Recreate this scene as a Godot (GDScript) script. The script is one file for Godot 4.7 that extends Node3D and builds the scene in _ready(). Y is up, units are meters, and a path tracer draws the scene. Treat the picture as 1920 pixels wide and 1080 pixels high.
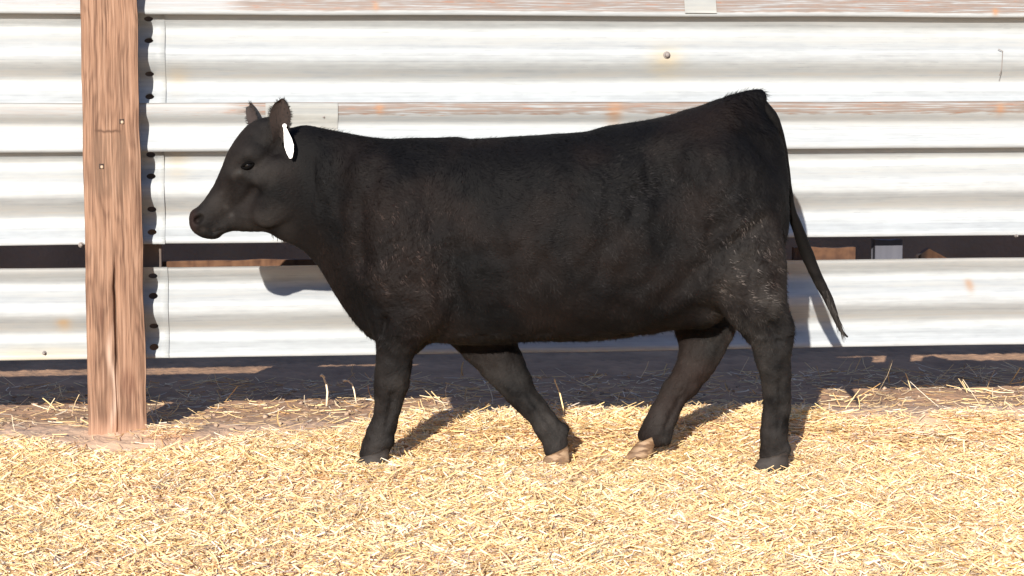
extends Node3D
# A black cow walking on straw in front of a fence of corrugated steel beams, low sun behind the viewer.

const F := 3950.0 / 1080.0          # focal length in picture heights
const PITCH := 5.78
const EYE := Vector3(0.0, 1.45, 7.85)
const TURN := 7.0                   # the fence runs away to the right by this angle
const CELL := 0.006
const PX := 1.0 / 503.0             # one drawing unit of the cow's side view, in metres

var rng := RandomNumberGenerator.new()
var relief := FastNoiseLite.new()
var clumps := FastNoiseLite.new()

# ------------------------------------------------------------------ helpers
func sight(u: float, v: float) -> Vector3:
	var t := deg_to_rad(PITCH)
	var x := (u - 960.0) / 1080.0 / F
	var y := (540.0 - v) / 1080.0 / F
	return Vector3(x, y * cos(t) - sin(t), -y * sin(t) - cos(t))

func spot(u: float, v: float, z := 0.0) -> Vector3:        # a measured point of a side view drawn at depth z
	var d := sight(u, v)
	return EYE + d * ((z - EYE.z) / d.z)

func floor_spot(u: float, v: float, y := 0.0) -> Vector3:
	var d := sight(u, v)
	return EYE + d * ((y - EYE.y) / d.y)

func add_named(o: Node3D, called: String, parent: Node) -> Node3D:
	o.name = called
	parent.add_child(o, true)
	return o

func commit(st: SurfaceTool, called: String, m: Material, parent: Node) -> MeshInstance3D:
	var o := MeshInstance3D.new()
	o.mesh = st.commit()
	o.material_override = m
	add_named(o, called, parent)
	return o

func tag(o: Node, label := "", category := "", group := "", kind := "") -> void:
	if label: o.set_meta("label", label)
	if category: o.set_meta("category", category)
	if group: o.set_meta("group", group)
	if kind: o.set_meta("kind", kind)

func begin() -> SurfaceTool:
	var st := SurfaceTool.new()
	st.begin(Mesh.PRIMITIVE_TRIANGLES)
	return st

func quad(st: SurfaceTool, a: Vector3, b: Vector3, c: Vector3, d: Vector3, ua := Vector2.ZERO, ub := Vector2.ZERO, uc := Vector2.ZERO, ud := Vector2.ZERO) -> void:
	for k in [[a, ua], [b, ub], [c, uc], [a, ua], [c, uc], [d, ud]]:
		st.set_uv(k[1]); st.add_vertex(k[0])

func finish(st: SurfaceTool, smooth := true) -> SurfaceTool:
	if smooth: st.index()
	st.generate_normals()
	return st

func add_tube(st: SurfaceTool, pts: Array, radii: Array, sides := 7, squash := 1.0) -> void:
	# a smooth tapered tube through the points; squash flattens it across its own side
	var rings := []
	for i in pts.size():
		var fwd: Vector3 = (pts[min(i + 1, pts.size() - 1)] - pts[max(i - 1, 0)]).normalized()
		var side := fwd.cross(Vector3(0.13, 0.21, 1.0)).normalized()
		var up := side.cross(fwd)
		var ring := PackedVector3Array()
		for k in sides:
			var a := TAU * k / sides
			ring.append(pts[i] + (side * cos(a) + up * sin(a) * squash) * radii[i])
		rings.append(ring)
	for i in rings.size() - 1:
		for k in sides:
			var n := (k + 1) % sides
			quad(st, rings[i][k], rings[i][n], rings[i + 1][n], rings[i + 1][k])
	for e in [0, rings.size() - 1]:
		for k in sides:
			st.set_uv(Vector2.ZERO); st.add_vertex(pts[e]); st.set_uv(Vector2.ZERO)
			st.add_vertex(rings[e][k] if e else rings[e][(k + 1) % sides]); st.set_uv(Vector2.ZERO)
			st.add_vertex(rings[e][(k + 1) % sides] if e else rings[e][k])

func add_box(st: SurfaceTool, lo: Vector3, hi: Vector3, c := 0.0) -> void:
	# a box with its edges cut by c
	var mid := (lo + hi) / 2.0
	var h := (hi - lo) / 2.0
	for ax in 3:
		for s in [-1.0, 1.0]:
			var n := Vector3.ZERO; n[ax] = s
			var p := Vector3.ZERO; p[(ax + 1) % 3] = 1.0
			var q := Vector3.ZERO; q[(ax + 2) % 3] = 1.0
			var hp: float = h[(ax + 1) % 3] - c
			var hq: float = h[(ax + 2) % 3] - c
			var o: Vector3 = mid + n * h[ax]
			var v := [o - p * hp - q * hq, o + p * hp - q * hq, o + p * hp + q * hq, o - p * hp + q * hq]
			if s > 0: v.reverse()
			quad(st, v[0], v[1], v[2], v[3])
	if c <= 0.0: return
	for ax in 3:                                            # the twelve chamfers
		for s in [-1.0, 1.0]:
			for t in [-1.0, 1.0]:
				var a := (ax + 1) % 3
				var b := (ax + 2) % 3
				var e := Vector3.ZERO; e[ax] = h[ax] - c
				var p1 := Vector3.ZERO; p1[a] = s * h[a]; p1[b] = t * (h[b] - c)
				var p2 := Vector3.ZERO; p2[a] = s * (h[a] - c); p2[b] = t * h[b]
				var v := [mid + p1 - e, mid + p2 - e, mid + p2 + e, mid + p1 + e]
				if s * t > 0: v.reverse()
				quad(st, v[0], v[1], v[2], v[3])
	for s in [-1.0, 1.0]:
		for t in [-1.0, 1.0]:
			for r in [-1.0, 1.0]:
				var k := Vector3(s, t, r)
				for ax in [0, 1, 2]:
					var p := k * (h - Vector3.ONE * c); p[ax] = k[ax] * h[ax]
					st.set_uv(Vector2.ZERO); st.add_vertex(mid + p)

func img_tex(img: Image) -> ImageTexture:
	img.generate_mipmaps()
	return ImageTexture.create_from_image(img)

func fbm(seed_: int, freq: float, oct := 4) -> FastNoiseLite:
	var n := FastNoiseLite.new()
	n.seed = seed_; n.frequency = freq
	n.fractal_type = FastNoiseLite.FRACTAL_FBM; n.fractal_octaves = oct
	n.noise_type = FastNoiseLite.TYPE_SIMPLEX_SMOOTH
	return n

func noise_normal(seed_: int, freq: float, strength: float, size := 512) -> NoiseTexture2D:
	var t := NoiseTexture2D.new()
	t.noise = fbm(seed_, freq, 4)
	t.width = size; t.height = size; t.seamless = true
	t.as_normal_map = true; t.bump_strength = strength
	return t

# ------------------------------------------------------------------ the ground's height
func ground_y(x: float, z: float) -> float:
	var w := z + 0.827 + 0.123 * x                          # how far in front of the fence
	var y: float = (relief.get_noise_2d(x, z) * 0.020 + clumps.get_noise_2d(x, z) * 0.009) * lerp(0.35, 1.0, smoothstep(-0.25, 0.1, w))
	y -= 0.022 * smoothstep(0.2, 0.5, w) + 0.02 * clampf(-w - 0.1, 0.0, 2.4)
	y += lerp(0.004, 0.03, smoothstep(-1.2, 0.6, x)) * exp(-pow((w - 0.12) / 0.30, 2.0))          # dirt banked along the foot of the fence
	var m := Vector2(x - 1.85, z + 0.62)
	y += 0.075 * exp(-(m.x * m.x * 6.0 + m.y * m.y * 30.0))  # the mound by the right edge
	var q := Vector2(x + 1.38, z + 0.62)
	y += 0.02 * exp(-(q.x * q.x * 40.0 + q.y * q.y * 60.0))
	for h in [Vector3(0.155, -0.02, 0.034), Vector3(0.48, -0.05, 0.026), Vector3(0.95, 0.14, 0.018)]:   # the straw is trodden down round the hooves
		var dx: float = x - h.x
		var dz: float = z - h.y - 0.05
		y -= h.z * exp(-(dx * dx / 0.022 + dz * dz / 0.06))
	y += 0.022 * exp(-(pow((x + 0.50) / 0.14, 2.0) + pow((z - 0.24) / 0.07, 2.0)))       # pushed up before the near foreleg
	return y

func straw_cover(x: float, z: float) -> float:
	# 1 where the straw lies thick, 0 on bare dirt; the edge of the bedding runs nearer to the fence on the right
	var e := [[-4.0, -0.45], [-2.1, -0.36], [-1.75, -0.10], [-1.45, -0.04], [-1.2, -0.20], [-0.77, -0.42], [-0.56, -0.70], [-0.39, -0.95], [0.1, -1.0], [0.95, -0.98], [1.27, -0.82], [1.6, -0.66], [1.8, -0.52], [2.07, -0.48], [5.0, -0.5]]
	var b: float = e[0][1]
	for i in e.size() - 1:
		if x >= e[i][0] and x <= e[i + 1][0]:
			b = lerp(float(e[i][1]), float(e[i + 1][1]), (x - e[i][0]) / (e[i + 1][0] - e[i][0]))
	b += clumps.get_noise_2d(x * 0.35 + 40.0, z * 0.35) * 0.26
	return smoothstep(b - 0.10, b + 0.14, z)

# ------------------------------------------------------------------ the cow's body as one field, meshed by surface nets
# A chain is a list of [u, v, z, a, b]: a point of the side view, its distance to the near side, the half thickness up and down
# and the half width across, all in drawing units. Along a chain the parts meet hard; chains flow into one another by k.
var lo: Vector3
var dims: Vector3i
var field: PackedFloat32Array

func node_of(c: Array) -> Array:
	var z: float = c[2] * PX
	var p := spot(c[0], c[1], z)
	var s := (EYE.z - z) / EYE.z                            # nearer parts look larger
	return [p, c[3] * PX * s, c[4] * PX * s]

func rounded(chain: Array, n: int) -> Array:               # more points along a chain, on a smooth curve through the given ones
	var out := []
	for i in chain.size() - 1:
		var p0: Array = chain[max(i - 1, 0)]; var p1: Array = chain[i]; var p2: Array = chain[i + 1]; var p3: Array = chain[min(i + 2, chain.size() - 1)]
		for s in n:
			var q := []
			for c in 5: q.append(cubic_interpolate(p1[c], p2[c], p0[c], p3[c], float(s) / n))
			out.append(q)
	out.append(chain[-1])
	return out

func carve(chain: Array, k: float, power := 2.0, slab := false, cut := false) -> void:
	var nodes := []
	if chain.size() > 2: chain = rounded(chain, 3)
	for c in chain: nodes.append(node_of(c))
	if nodes.size() == 1: nodes.append([nodes[0][0] + Vector3(0.001, 0, 0), nodes[0][1], nodes[0][2]])
	var pad: float = k + CELL * 2.5
	var low := Vector3(1e9, 1e9, 1e9)
	var high := -low
	for n in nodes:
		var r := Vector3(n[1] + pad, n[1] + pad, n[2] + pad)
		low = low.min(n[0] - r); high = high.max(n[0] + r)
	var i0 := Vector3i(((low - lo) / CELL).floor()).clamp(Vector3i.ZERO, dims - Vector3i.ONE)
	var i1 := Vector3i(((high - lo) / CELL).ceil()).clamp(Vector3i.ZERO, dims - Vector3i.ONE)
	var sz := i1 - i0 + Vector3i.ONE
	var own := PackedFloat32Array()
	own.resize(sz.x * sz.y * sz.z)
	own.fill(9.0)
	for s in nodes.size() - 1:
		var p: Vector3 = nodes[s][0]
		var q: Vector3 = nodes[s + 1][0]
		var a0: float = nodes[s][1]; var a1: float = nodes[s + 1][1]
		var b0: float = nodes[s][2]; var b1: float = nodes[s + 1][2]
		var dx := q.x - p.x; var dy := q.y - p.y; var dz := q.z - p.z
		var inv := 1.0 / (dx * dx + dy * dy)
		var am: float = max(a0, a1) + pad
		var bm: float = max(b0, b1) + pad
		var l := Vector3(min(p.x, q.x) - am, min(p.y, q.y) - am, min(p.z, q.z) - bm)
		var h := Vector3(max(p.x, q.x) + am, max(p.y, q.y) + am, max(p.z, q.z) + bm)
		if slab:
			if s > 0: l.x = min(p.x, q.x) - 0.06
			if s < nodes.size() - 2: h.x = max(p.x, q.x) + 0.06
		var j0 := Vector3i(((l - lo) / CELL).floor()).clamp(i0, i1)
		var j1 := Vector3i(((h - lo) / CELL).ceil()).clamp(i0, i1)
		for iy in range(j0.y, j1.y + 1):
			var oy := lo.y + iy * CELL - p.y
			for ix in range(j0.x, j1.x + 1):
				var ox := lo.x + ix * CELL - p.x
				var t: float
				if slab:                                    # upright slices, so that no joint bulges over the next part
					t = ox / dx
					if (t < 0.0 and s > 0) or (t > 1.0 and s < nodes.size() - 2): continue
					t = clamp(t, 0.0, 1.0)
				else: t = clamp((ox * dx + oy * dy) * inv, 0.0, 1.0)
				var ex := ox - dx * t; var ey := oy - dy * t
				var a := a0 + (a1 - a0) * t
				var b := b0 + (b1 - b0) * t
				var e2 := ex * ex + ey * ey
				if e2 > (a + pad) * (a + pad): continue
				var ra := e2 / (a * a)
				if power != 2.0: ra = pow(ra, power * 0.5)
				var zc := p.z + dz * t
				var at := ((ix - i0.x) * sz.y + (iy - i0.y)) * sz.z - i0.z
				var ib := 1.0 / b
				for iz in range(j0.z, j1.z + 1):
					var ez := lo.z + iz * CELL - zc
					var d: float
					if power == 2.0:
						var r := ra + ez * ez * ib * ib
						if r < 0.04: d = -min(a, b) * 0.8
						else: d = sqrt(e2 + ez * ez) * (1.0 - 1.0 / sqrt(r))
					else:
						var r := ra + pow(absf(ez) * ib, power)
						if r < 0.02: d = -min(a, b) * 0.8
						else: d = sqrt(e2 + ez * ez) * (1.0 - pow(r, -1.0 / power))
					if d < own[at + iz]: own[at + iz] = d
	for ix in range(i0.x, i1.x + 1):
		for iy in range(i0.y, i1.y + 1):
			var at := ((ix - i0.x) * sz.y + (iy - i0.y)) * sz.z - i0.z
			var to := (ix * dims.y + iy) * dims.z
			for iz in range(i0.z, i1.z + 1):
				var d := own[at + iz]
				if d > 8.0: continue
				var g := field[to + iz]
				if cut:
					var h2: float = max(k - absf(g + d), 0.0) / k
					field[to + iz] = max(g, -d) + h2 * h2 * k * 0.25
				else:
					var h1: float = max(k - absf(g - d), 0.0) / k
					field[to + iz] = min(g, d) - h1 * h1 * k * 0.25

func nets() -> Array:
	# one vertex in each cell that the surface crosses, one quad round each crossed edge
	var verts := PackedVector3Array()
	var norms := PackedVector3Array()
	var idx := PackedInt32Array()
	var at := PackedInt32Array()
	at.resize(dims.x * dims.y * dims.z)
	at.fill(-1)
	var sy := dims.z
	var sx := dims.y * dims.z
	for x in dims.x - 1:
		for y in dims.y - 1:
			var row := x * sx + y * sy
			for z in dims.z - 1:
				var i := row + z
				var f0 := field[i]
				if f0 > 0.06 or f0 < -0.06: continue
				var f1 := field[i + 1]; var f2 := field[i + sy]; var f3 := field[i + sy + 1]
				var f4 := field[i + sx]; var f5 := field[i + sx + 1]; var f6 := field[i + sx + sy]; var f7 := field[i + sx + sy + 1]
				var n := int(f0 < 0) + int(f1 < 0) + int(f2 < 0) + int(f3 < 0) + int(f4 < 0) + int(f5 < 0) + int(f6 < 0) + int(f7 < 0)
				if n == 0 or n == 8: continue
				var c := Vector3.ZERO
				var w := 0
				if (f0 < 0) != (f1 < 0): c += Vector3(0, 0, f0 / (f0 - f1)); w += 1
				if (f2 < 0) != (f3 < 0): c += Vector3(0, 1, f2 / (f2 - f3)); w += 1
				if (f4 < 0) != (f5 < 0): c += Vector3(1, 0, f4 / (f4 - f5)); w += 1
				if (f6 < 0) != (f7 < 0): c += Vector3(1, 1, f6 / (f6 - f7)); w += 1
				if (f0 < 0) != (f2 < 0): c += Vector3(0, f0 / (f0 - f2), 0); w += 1
				if (f1 < 0) != (f3 < 0): c += Vector3(0, f1 / (f1 - f3), 1); w += 1
				if (f4 < 0) != (f6 < 0): c += Vector3(1, f4 / (f4 - f6), 0); w += 1
				if (f5 < 0) != (f7 < 0): c += Vector3(1, f5 / (f5 - f7), 1); w += 1
				if (f0 < 0) != (f4 < 0): c += Vector3(f0 / (f0 - f4), 0, 0); w += 1
				if (f1 < 0) != (f5 < 0): c += Vector3(f1 / (f1 - f5), 0, 1); w += 1
				if (f2 < 0) != (f6 < 0): c += Vector3(f2 / (f2 - f6), 1, 0); w += 1
				if (f3 < 0) != (f7 < 0): c += Vector3(f3 / (f3 - f7), 1, 1); w += 1
				at[i] = verts.size()
				verts.append(lo + (Vector3(x, y, z) + c / w) * CELL)
				norms.append(Vector3(f4 + f5 + f6 + f7 - f0 - f1 - f2 - f3, f2 + f3 + f6 + f7 - f0 - f1 - f4 - f5, f1 + f3 + f5 + f7 - f0 - f2 - f4 - f6).normalized())
	for x in range(1, dims.x - 1):
		for y in range(1, dims.y - 1):
			var row := x * sx + y * sy
			for z in range(1, dims.z - 1):
				var i := row + z
				if at[i] < 0: continue
				var s := field[i] < 0
				for ax in 3:
					var st: int = [sx, sy, 1][ax]
					if (field[i + st] < 0) == s: continue
					var u: int = [sy, 1, sx][ax]
					var v: int = [1, sx, sy][ax]
					var q := [at[i], at[i - u], at[i - u - v], at[i - v]]
					if q.min() < 0: continue
					if not s: q.reverse()
					idx.append_array(PackedInt32Array([q[0], q[2], q[1], q[0], q[3], q[2]]))
	# two gentle rounds of smoothing take the grid out of the surface
	for pass_ in 2:
		var acc := PackedVector3Array(); acc.resize(verts.size())
		var cnt := PackedInt32Array(); cnt.resize(verts.size())
		for k in range(0, idx.size(), 3):
			var a := idx[k]; var b := idx[k + 1]; var c := idx[k + 2]
			acc[a] += verts[b] + verts[c]; acc[b] += verts[a] + verts[c]; acc[c] += verts[a] + verts[b]
			cnt[a] += 2; cnt[b] += 2; cnt[c] += 2
		for k in verts.size():
			if cnt[k]: verts[k] = verts[k].lerp(acc[k] / cnt[k], 0.45)
	for k in norms.size(): norms[k] = Vector3.ZERO
	for k in range(0, idx.size(), 3):
		var n := (verts[idx[k + 2]] - verts[idx[k]]).cross(verts[idx[k + 1]] - verts[idx[k]])
		norms[idx[k]] += n; norms[idx[k + 1]] += n; norms[idx[k + 2]] += n
	for k in norms.size(): norms[k] = norms[k].normalized()
	return [verts, norms, idx]

func body_mesh() -> Array:
	lo = Vector3(-1.30, -0.02, -0.38)
	var top := Vector3(1.14, 1.46, 0.40)
	dims = Vector3i(((top - lo) / CELL).ceil()) + Vector3i.ONE
	field = PackedFloat32Array()
	field.resize(dims.x * dims.y * dims.z)
	field.fill(1.0)
	# trunk
	carve([[798, 455, 0, 187, 114], [900, 454, 0, 194, 134], [1000, 447, 0, 193, 148], [1100, 443, 0, 196, 150], [1200, 432, 0, 196, 140], [1288, 406, 0, 191, 122]], 0.02, 2.35, true)
	# croup up to the tailhead, and the seat behind it
	carve([[1150, 282, 0, 42, 78], [1280, 262, 0, 44, 92], [1360, 230, 0, 46, 62], [1402, 200, 0, 30, 28], [1419, 186, 0, 19, 16], [1425, 176, 0, 9, 9]], 0.05)
	carve([[1330, 300, 0, 92, 104], [1398, 272, 0, 66, 58], [1416, 330, 0, 60, 60]], 0.05)
	# withers, neck, throat and brisket
	carve([[575, 346, 0, 108, 50], [650, 388, 0, 138, 72], [755, 440, 0, 168, 98]], 0.04, 2.1, true)
	carve([[575, 273, 0, 28, 22], [660, 295, 0, 26, 28], [760, 290, 0, 26, 40], [850, 286, 0, 24, 44]], 0.05)
	carve([[534, 426, 0, 20, 16], [570, 447, 0, 18, 16], [620, 497, 0, 20, 22], [662, 560, 0, 21, 32], [704, 608, 0, 26, 48], [770, 640, 0, 26, 60]], 0.05)
	# head: bridge of the nose to the poll, then chin and jaw
	carve([[384, 411, 0, 26, 31], [403, 394, 0, 28, 30], [430, 364, 0, 34, 32], [453, 334, 0, 42, 40], [470, 301, 0, 45, 46], [492, 268, 0, 43, 44], [506, 252, 0, 33, 34]], 0.03, 2.2)
	carve([[400, 428, 0, 17, 23], [432, 414, 0, 20, 23], [470, 402, 0, 33, 31], [508, 384, 0, 47, 41], [538, 352, 0, 52, 45]], 0.03)
	carve([[452, 293, 30, 13, 12], [484, 288, 38, 14, 12]], 0.03)       # brow, near and far
	carve([[452, 293, -30, 13, 12], [484, 288, -38, 14, 12]], 0.03)
	carve([[440, 330, 30, 8, 8], [500, 338, 41, 10, 9]], 0.03)          # cheekbone
	carve([[374, 402, 19, 10, 9]], 0.015)                               # nostril wings
	carve([[374, 402, -19, 10, 9]], 0.015)
	carve([[366, 404, 0, 9, 22], [367, 425, 0, 9, 21], [384, 438, 0, 8, 18], [404, 439, 0, 8, 18]], 0.02)
	carve([[520, 330, 44, 34, 12], [528, 372, 42, 34, 10], [500, 402, 36, 24, 9]], 0.03)   # cheek muscle
	carve([[520, 330, -44, 34, 12], [528, 372, -42, 34, 10], [500, 402, -36, 24, 9]], 0.03)
	carve([[396, 436, 14, 8, 10], [420, 428, 17, 7, 8]], 0.015)         # lip
	# shoulder, near and far, and ribs behind the elbow
	for s in [1.0, -1.0]:
		carve([[700, 330, 66 * s, 40, 26], [735, 420, 88 * s, 74, 36], [762, 510, 92 * s, 84, 38], [756, 585, 80 * s, 62, 40]], 0.07)
		carve([[716, 520, 92 * s, 30, 24], [800, 575, 84 * s, 40, 30]], 0.05)
		carve([[1300, 300, 92 * s, 26, 24]], 0.06)                      # hip bone
		carve([[1420, 372, 66 * s, 44, 30]], 0.06)                      # pin bone and rump
	# thighs
	carve([[1345, 350, 84, 88, 44], [1372, 440, 92, 92, 46], [1396, 505, 92, 80, 46], [1412, 560, 92, 60, 40]], 0.06)
	carve([[1345, 350, -84, 88, 44], [1350, 440, -92, 92, 46], [1345, 520, -88, 76, 46], [1322, 590, -76, 60, 40]], 0.06)
	carve([[1230, 540, 70, 50, 50], [1310, 500, 82, 60, 40]], 0.08)     # flank
	carve([[1230, 580, 0, 34, 60], [1312, 580, 0, 38, 70]], 0.06)       # belly into the groin
	# near fore leg, far fore leg
	carve([[752, 560, 78, 62, 40], [747, 602, 74, 46, 36], [742, 643, 70, 38, 30], [738, 677, 66, 35, 27], [735, 708, 64, 35, 28], [730, 743, 62, 29, 22], [724, 777, 60, 25, 19], [716, 805, 58, 26, 21], [707, 830, 56, 28, 23], [700, 853, 55, 27, 24]], 0.045)
	carve([[860, 570, -72, 66, 40], [912, 640, -62, 52, 32], [948, 693, -46, 40, 28], [967, 722, -38, 33, 26], [985, 748, -30, 27, 22], [1008, 775, -22, 24, 20], [1024, 795, -18, 26, 22], [1037, 818, -14, 24, 20], [1043, 842, -12, 24, 22]], 0.04)
	carve([[1056, 806, -16, 12, 14]], 0.02)                             # dewclaws
	carve([[1470, 842, 70, 11, 15]], 0.02)
	carve([[1248, 824, -28, 12, 14]], 0.02)
	# near hind leg and far hind leg
	carve([[1412, 560, 92, 58, 38], [1432, 600, 90, 50, 33], [1445, 630, 88, 42, 29], [1449, 665, 86, 36, 27], [1454, 703, 84, 30, 23], [1457, 747, 80, 27, 21], [1454, 787, 76, 26, 20], [1451, 827, 72, 26, 23], [1450, 856, 70, 27, 24]], 0.03)
	carve([[1462, 592, 90, 14, 15], [1474, 612, 89, 13, 14], [1470, 640, 88, 12, 14]], 0.03)   # point of the hock
	carve([[1322, 590, -76, 62, 40], [1318, 640, -68, 47, 32], [1308, 675, -60, 37, 28], [1290, 707, -52, 32, 25], [1264, 740, -44, 28, 21], [1250, 767, -38, 28, 21], [1238, 793, -32, 29, 22], [1222, 815, -28, 26, 22]], 0.03)
	# knees, fetlocks and tendons
	carve([[724, 704, 64, 15, 15], [727, 718, 64, 14, 14]], 0.02)
	carve([[1012, 768, -20, 12, 14], [1000, 762, -20, 14, 16]], 0.02)
	carve([[728, 828, 58, 11, 17]], 0.02)
	carve([[1461, 690, 86, 12, 14]], 0.025)
	carve([[1270, 725, -44, 14, 16]], 0.02)
	carve([[736, 738, 86, 3, 7], [732, 770, 82, 3, 6], [724, 800, 80, 3, 6]], 0.018, 2.0, false, true)
	carve([[1463, 715, 106, 3, 7], [1464, 760, 102, 3, 6], [1460, 805, 98, 3, 6]], 0.018, 2.0, false, true)
	carve([[990, 745, -4, 3, 7], [1016, 775, 2, 3, 6], [1034, 800, 6, 3, 6]], 0.018, 2.0, false, true)
	carve([[1276, 748, -20, 3, 7], [1262, 775, -16, 3, 6], [1250, 800, -10, 3, 6]], 0.018, 2.0, false, true)
	carve([[1458, 640, 116, 5, 8], [1446, 610, 122, 5, 8]], 0.03, 2.0, false, true)                     # before the hock
	carve([[716, 640, 104, 4, 8], [722, 600, 110, 5, 8]], 0.03, 2.0, false, true)
	# folds and hollows
	carve([[441, 420, 33, 2, 8], [418, 431, 29, 2, 8], [398, 436, 25, 2, 7]], 0.012, 2.0, false, true)   # mouth
	carve([[369, 414, 27, 7, 13], [376, 408, 32, 6, 10]], 0.008, 2.0, false, true)                        # nostrils
	carve([[369, 413, -27, 7, 9], [375, 409, -30, 5, 7]], 0.010, 2.0, false, true)
	carve([[465, 311, 50, 11, 9]], 0.014, 2.0, false, true)                                             # eye sockets
	carve([[465, 311, -50, 11, 9]], 0.014, 2.0, false, true)
	carve([[582, 300, 66, 9, 18], [584, 360, 74, 9, 16], [570, 420, 62, 8, 14]], 0.03, 2.0, false, true)       # behind the jaw
	carve([[506, 330, 63, 4, 9], [503, 348, 63, 4, 9], [492, 366, 60, 4, 9]], 0.018, 2.0, false, true)    # crescent behind the cheekbone
	carve([[470, 287, 62, 3, 9], [476, 298, 62, 3, 8]], 0.012, 2.0, false, true)                        # crease of the brow
	carve([[446, 345, 46, 10, 8], [430, 385, 40, 10, 7]], 0.03, 2.0, false, true)                       # below the cheekbone
	carve([[690, 300, 108, 16, 14], [668, 400, 116, 14, 14], [672, 490, 110, 14, 16]], 0.07, 2.0, false, true)   # before the shoulder
	carve([[842, 470, 146, 12, 16], [858, 550, 142, 14, 20], [866, 620, 124, 12, 22]], 0.06, 2.0, false, true)   # behind the shoulder
	carve([[1318, 500, 144, 8, 16], [1372, 462, 146, 8, 14], [1432, 415, 132, 8, 16]], 0.045, 2.0, false, true)                   # crease over the thigh
	carve([[1250, 575, 138, 20, 24], [1315, 500, 144, 14, 18], [1338, 430, 148, 12, 16]], 0.06, 2.0, false, true)                 # hollow flank
	carve([[1240, 335, 146, 34, 24]], 0.08, 2.0, false, true)
	return nets()

func hair_patch(p: Vector3) -> float:                      # where the coat is rough and wavy
	return exp(-pow((p.x + 0.42) / 0.22, 2.0) - pow((p.y - 0.80) / 0.20, 2.0)) + 0.7 * exp(-pow((p.x - 0.46) / 0.24, 2.0) - pow((p.y - 1.05) / 0.13, 2.0)) + exp(-pow((p.x - 0.84) / 0.16, 2.0) - pow((p.y - 0.82) / 0.22, 2.0))

func hair_way(p: Vector3, n: Vector3, flow: FastNoiseLite) -> Vector3:
	var dir := Vector3(0.75, -0.65, 0.0)
	if p.x < -0.75: dir = Vector3(0.75, 0.55, 0.0)
	if p.y < 0.5: dir = Vector3(0.25, -1.0, 0.0)
	dir = dir.rotated(n, flow.get_noise_3d(p.x, p.y, p.z) * 1.8)
	return (dir - n * dir.dot(n)).normalized()

func lay_hair(verts: PackedVector3Array, norms: PackedVector3Array, idx: PackedInt32Array) -> void:
	# locks of hair as low ridges in the surface, running the way the hair lies
	var flow := fbm(141, 3.0, 3)
	var lock := fbm(143, 1.0, 2)
	var lump := fbm(147, 5.5, 2)
	for k in verts.size():
		var p := verts[k]
		var n := norms[k]
		if p.y < 0.06: continue
		var t := hair_way(p, n, flow)
		var c := n.cross(t)
		var d := lock.get_noise_3d(p.dot(t) * 13.0 + p.z * 4.0, p.dot(c) * 62.0, 3.0 * p.z)
		var amp := 0.0016 + 0.0042 * minf(hair_patch(p), 1.0)
		if p.x < -0.74: amp = 0.0010
		elif p.y < 0.45: amp = 0.0018
		var form := 0.0
		if p.x > -0.72 and p.y > 0.5: form = 0.013 * n.z * n.z * lump.get_noise_3d(p.x * 1.5, p.y, p.z * 0.7)
		elif p.y <= 0.5: form = 0.006 * lump.get_noise_3d(p.x * 2.5 + 9.0, p.y * 2.2, p.z * 2.5)
		verts[k] = p + n * (d * amp + form)
	norms.fill(Vector3.ZERO)
	for k in range(0, idx.size(), 3):
		var n := (verts[idx[k + 2]] - verts[idx[k]]).cross(verts[idx[k + 1]] - verts[idx[k]])
		norms[idx[k]] += n; norms[idx[k + 1]] += n; norms[idx[k + 2]] += n
	for k in norms.size(): norms[k] = norms[k].normalized()

func coat_colour(p: Vector3, n: Vector3, tint: FastNoiseLite, dust: FastNoiseLite) -> Color:
	var black := Vector3(0.0062, 0.0057, 0.0060)
	var brown := Vector3(0.0220, 0.0148, 0.0122)
	var dusty := Vector3(0.094, 0.085, 0.077)
	var c := black
	var t := tint.get_noise_3d(p.x, p.y, p.z)
	var shoulder: float = exp(-pow((p.x + 0.45) / 0.30, 2.0) - pow((p.y - 0.80) / 0.25, 2.0))
	c = c.lerp(brown, clamp(0.15 + t * 1.0 + shoulder * 0.5, 0.0, 1.0))
	var d := dust.get_noise_3d(p.x, p.y, p.z)
	var low: float = smoothstep(0.62, 0.15, p.y) * 0.45
	var thigh: float = exp(-pow((p.x - 0.90) / 0.17, 2.0) - pow((p.y - 0.66) / 0.26, 2.0)) * 0.55
	var face: float = smoothstep(-0.72, -0.92, p.x) * 0.26
	c = c.lerp(dusty, clamp((low + thigh + face) * (0.65 + d * 1.3), 0.0, 0.8))
	if p.z < 0.02 and p.x > 0.4 and p.y < 0.6: c = c.lerp(Vector3(0.050, 0.033, 0.027), clampf(0.12 + t, 0.0, 0.6))
	if p.z > 0.0 and p.x < -0.70:                            # dust and pale skin on the near side of the face
		for k in [[447, 322, 5.0, 0.9], [440, 330, 7.0, 0.3], [423, 389, 4.5, 0.8], [434, 403, 4.0, 0.5], [414, 362, 3.0, 0.45], [490, 318, 13.0, 0.22], [480, 340, 11.0, 0.18], [470, 284, 11.0, 0.16], [476, 314, 4.0, 0.35], [380, 430, 6.0, 0.4], [400, 432, 4.0, 0.4]]:
			var q := spot(k[0], k[1], p.z)
			var rr: float = k[2] * PX
			var e: float = ((q.x - p.x) * (q.x - p.x) + (q.y - p.y) * (q.y - p.y)) / (rr * rr)
			if e < 6.0: c = c.lerp(Vector3(0.13, 0.115, 0.105), exp(-e) * k[3] * clampf(0.8 + dust.get_noise_3d(p.x * 4.0, p.y * 4.0, p.z * 4.0), 0.0, 1.0))
	var nose: float = smoothstep(-1.155, -1.19, p.x)
	c = c.lerp(Vector3(0.055, 0.032, 0.028), nose * 0.7)
	return Color(c.x, c.y, c.z) * 16.0

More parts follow.
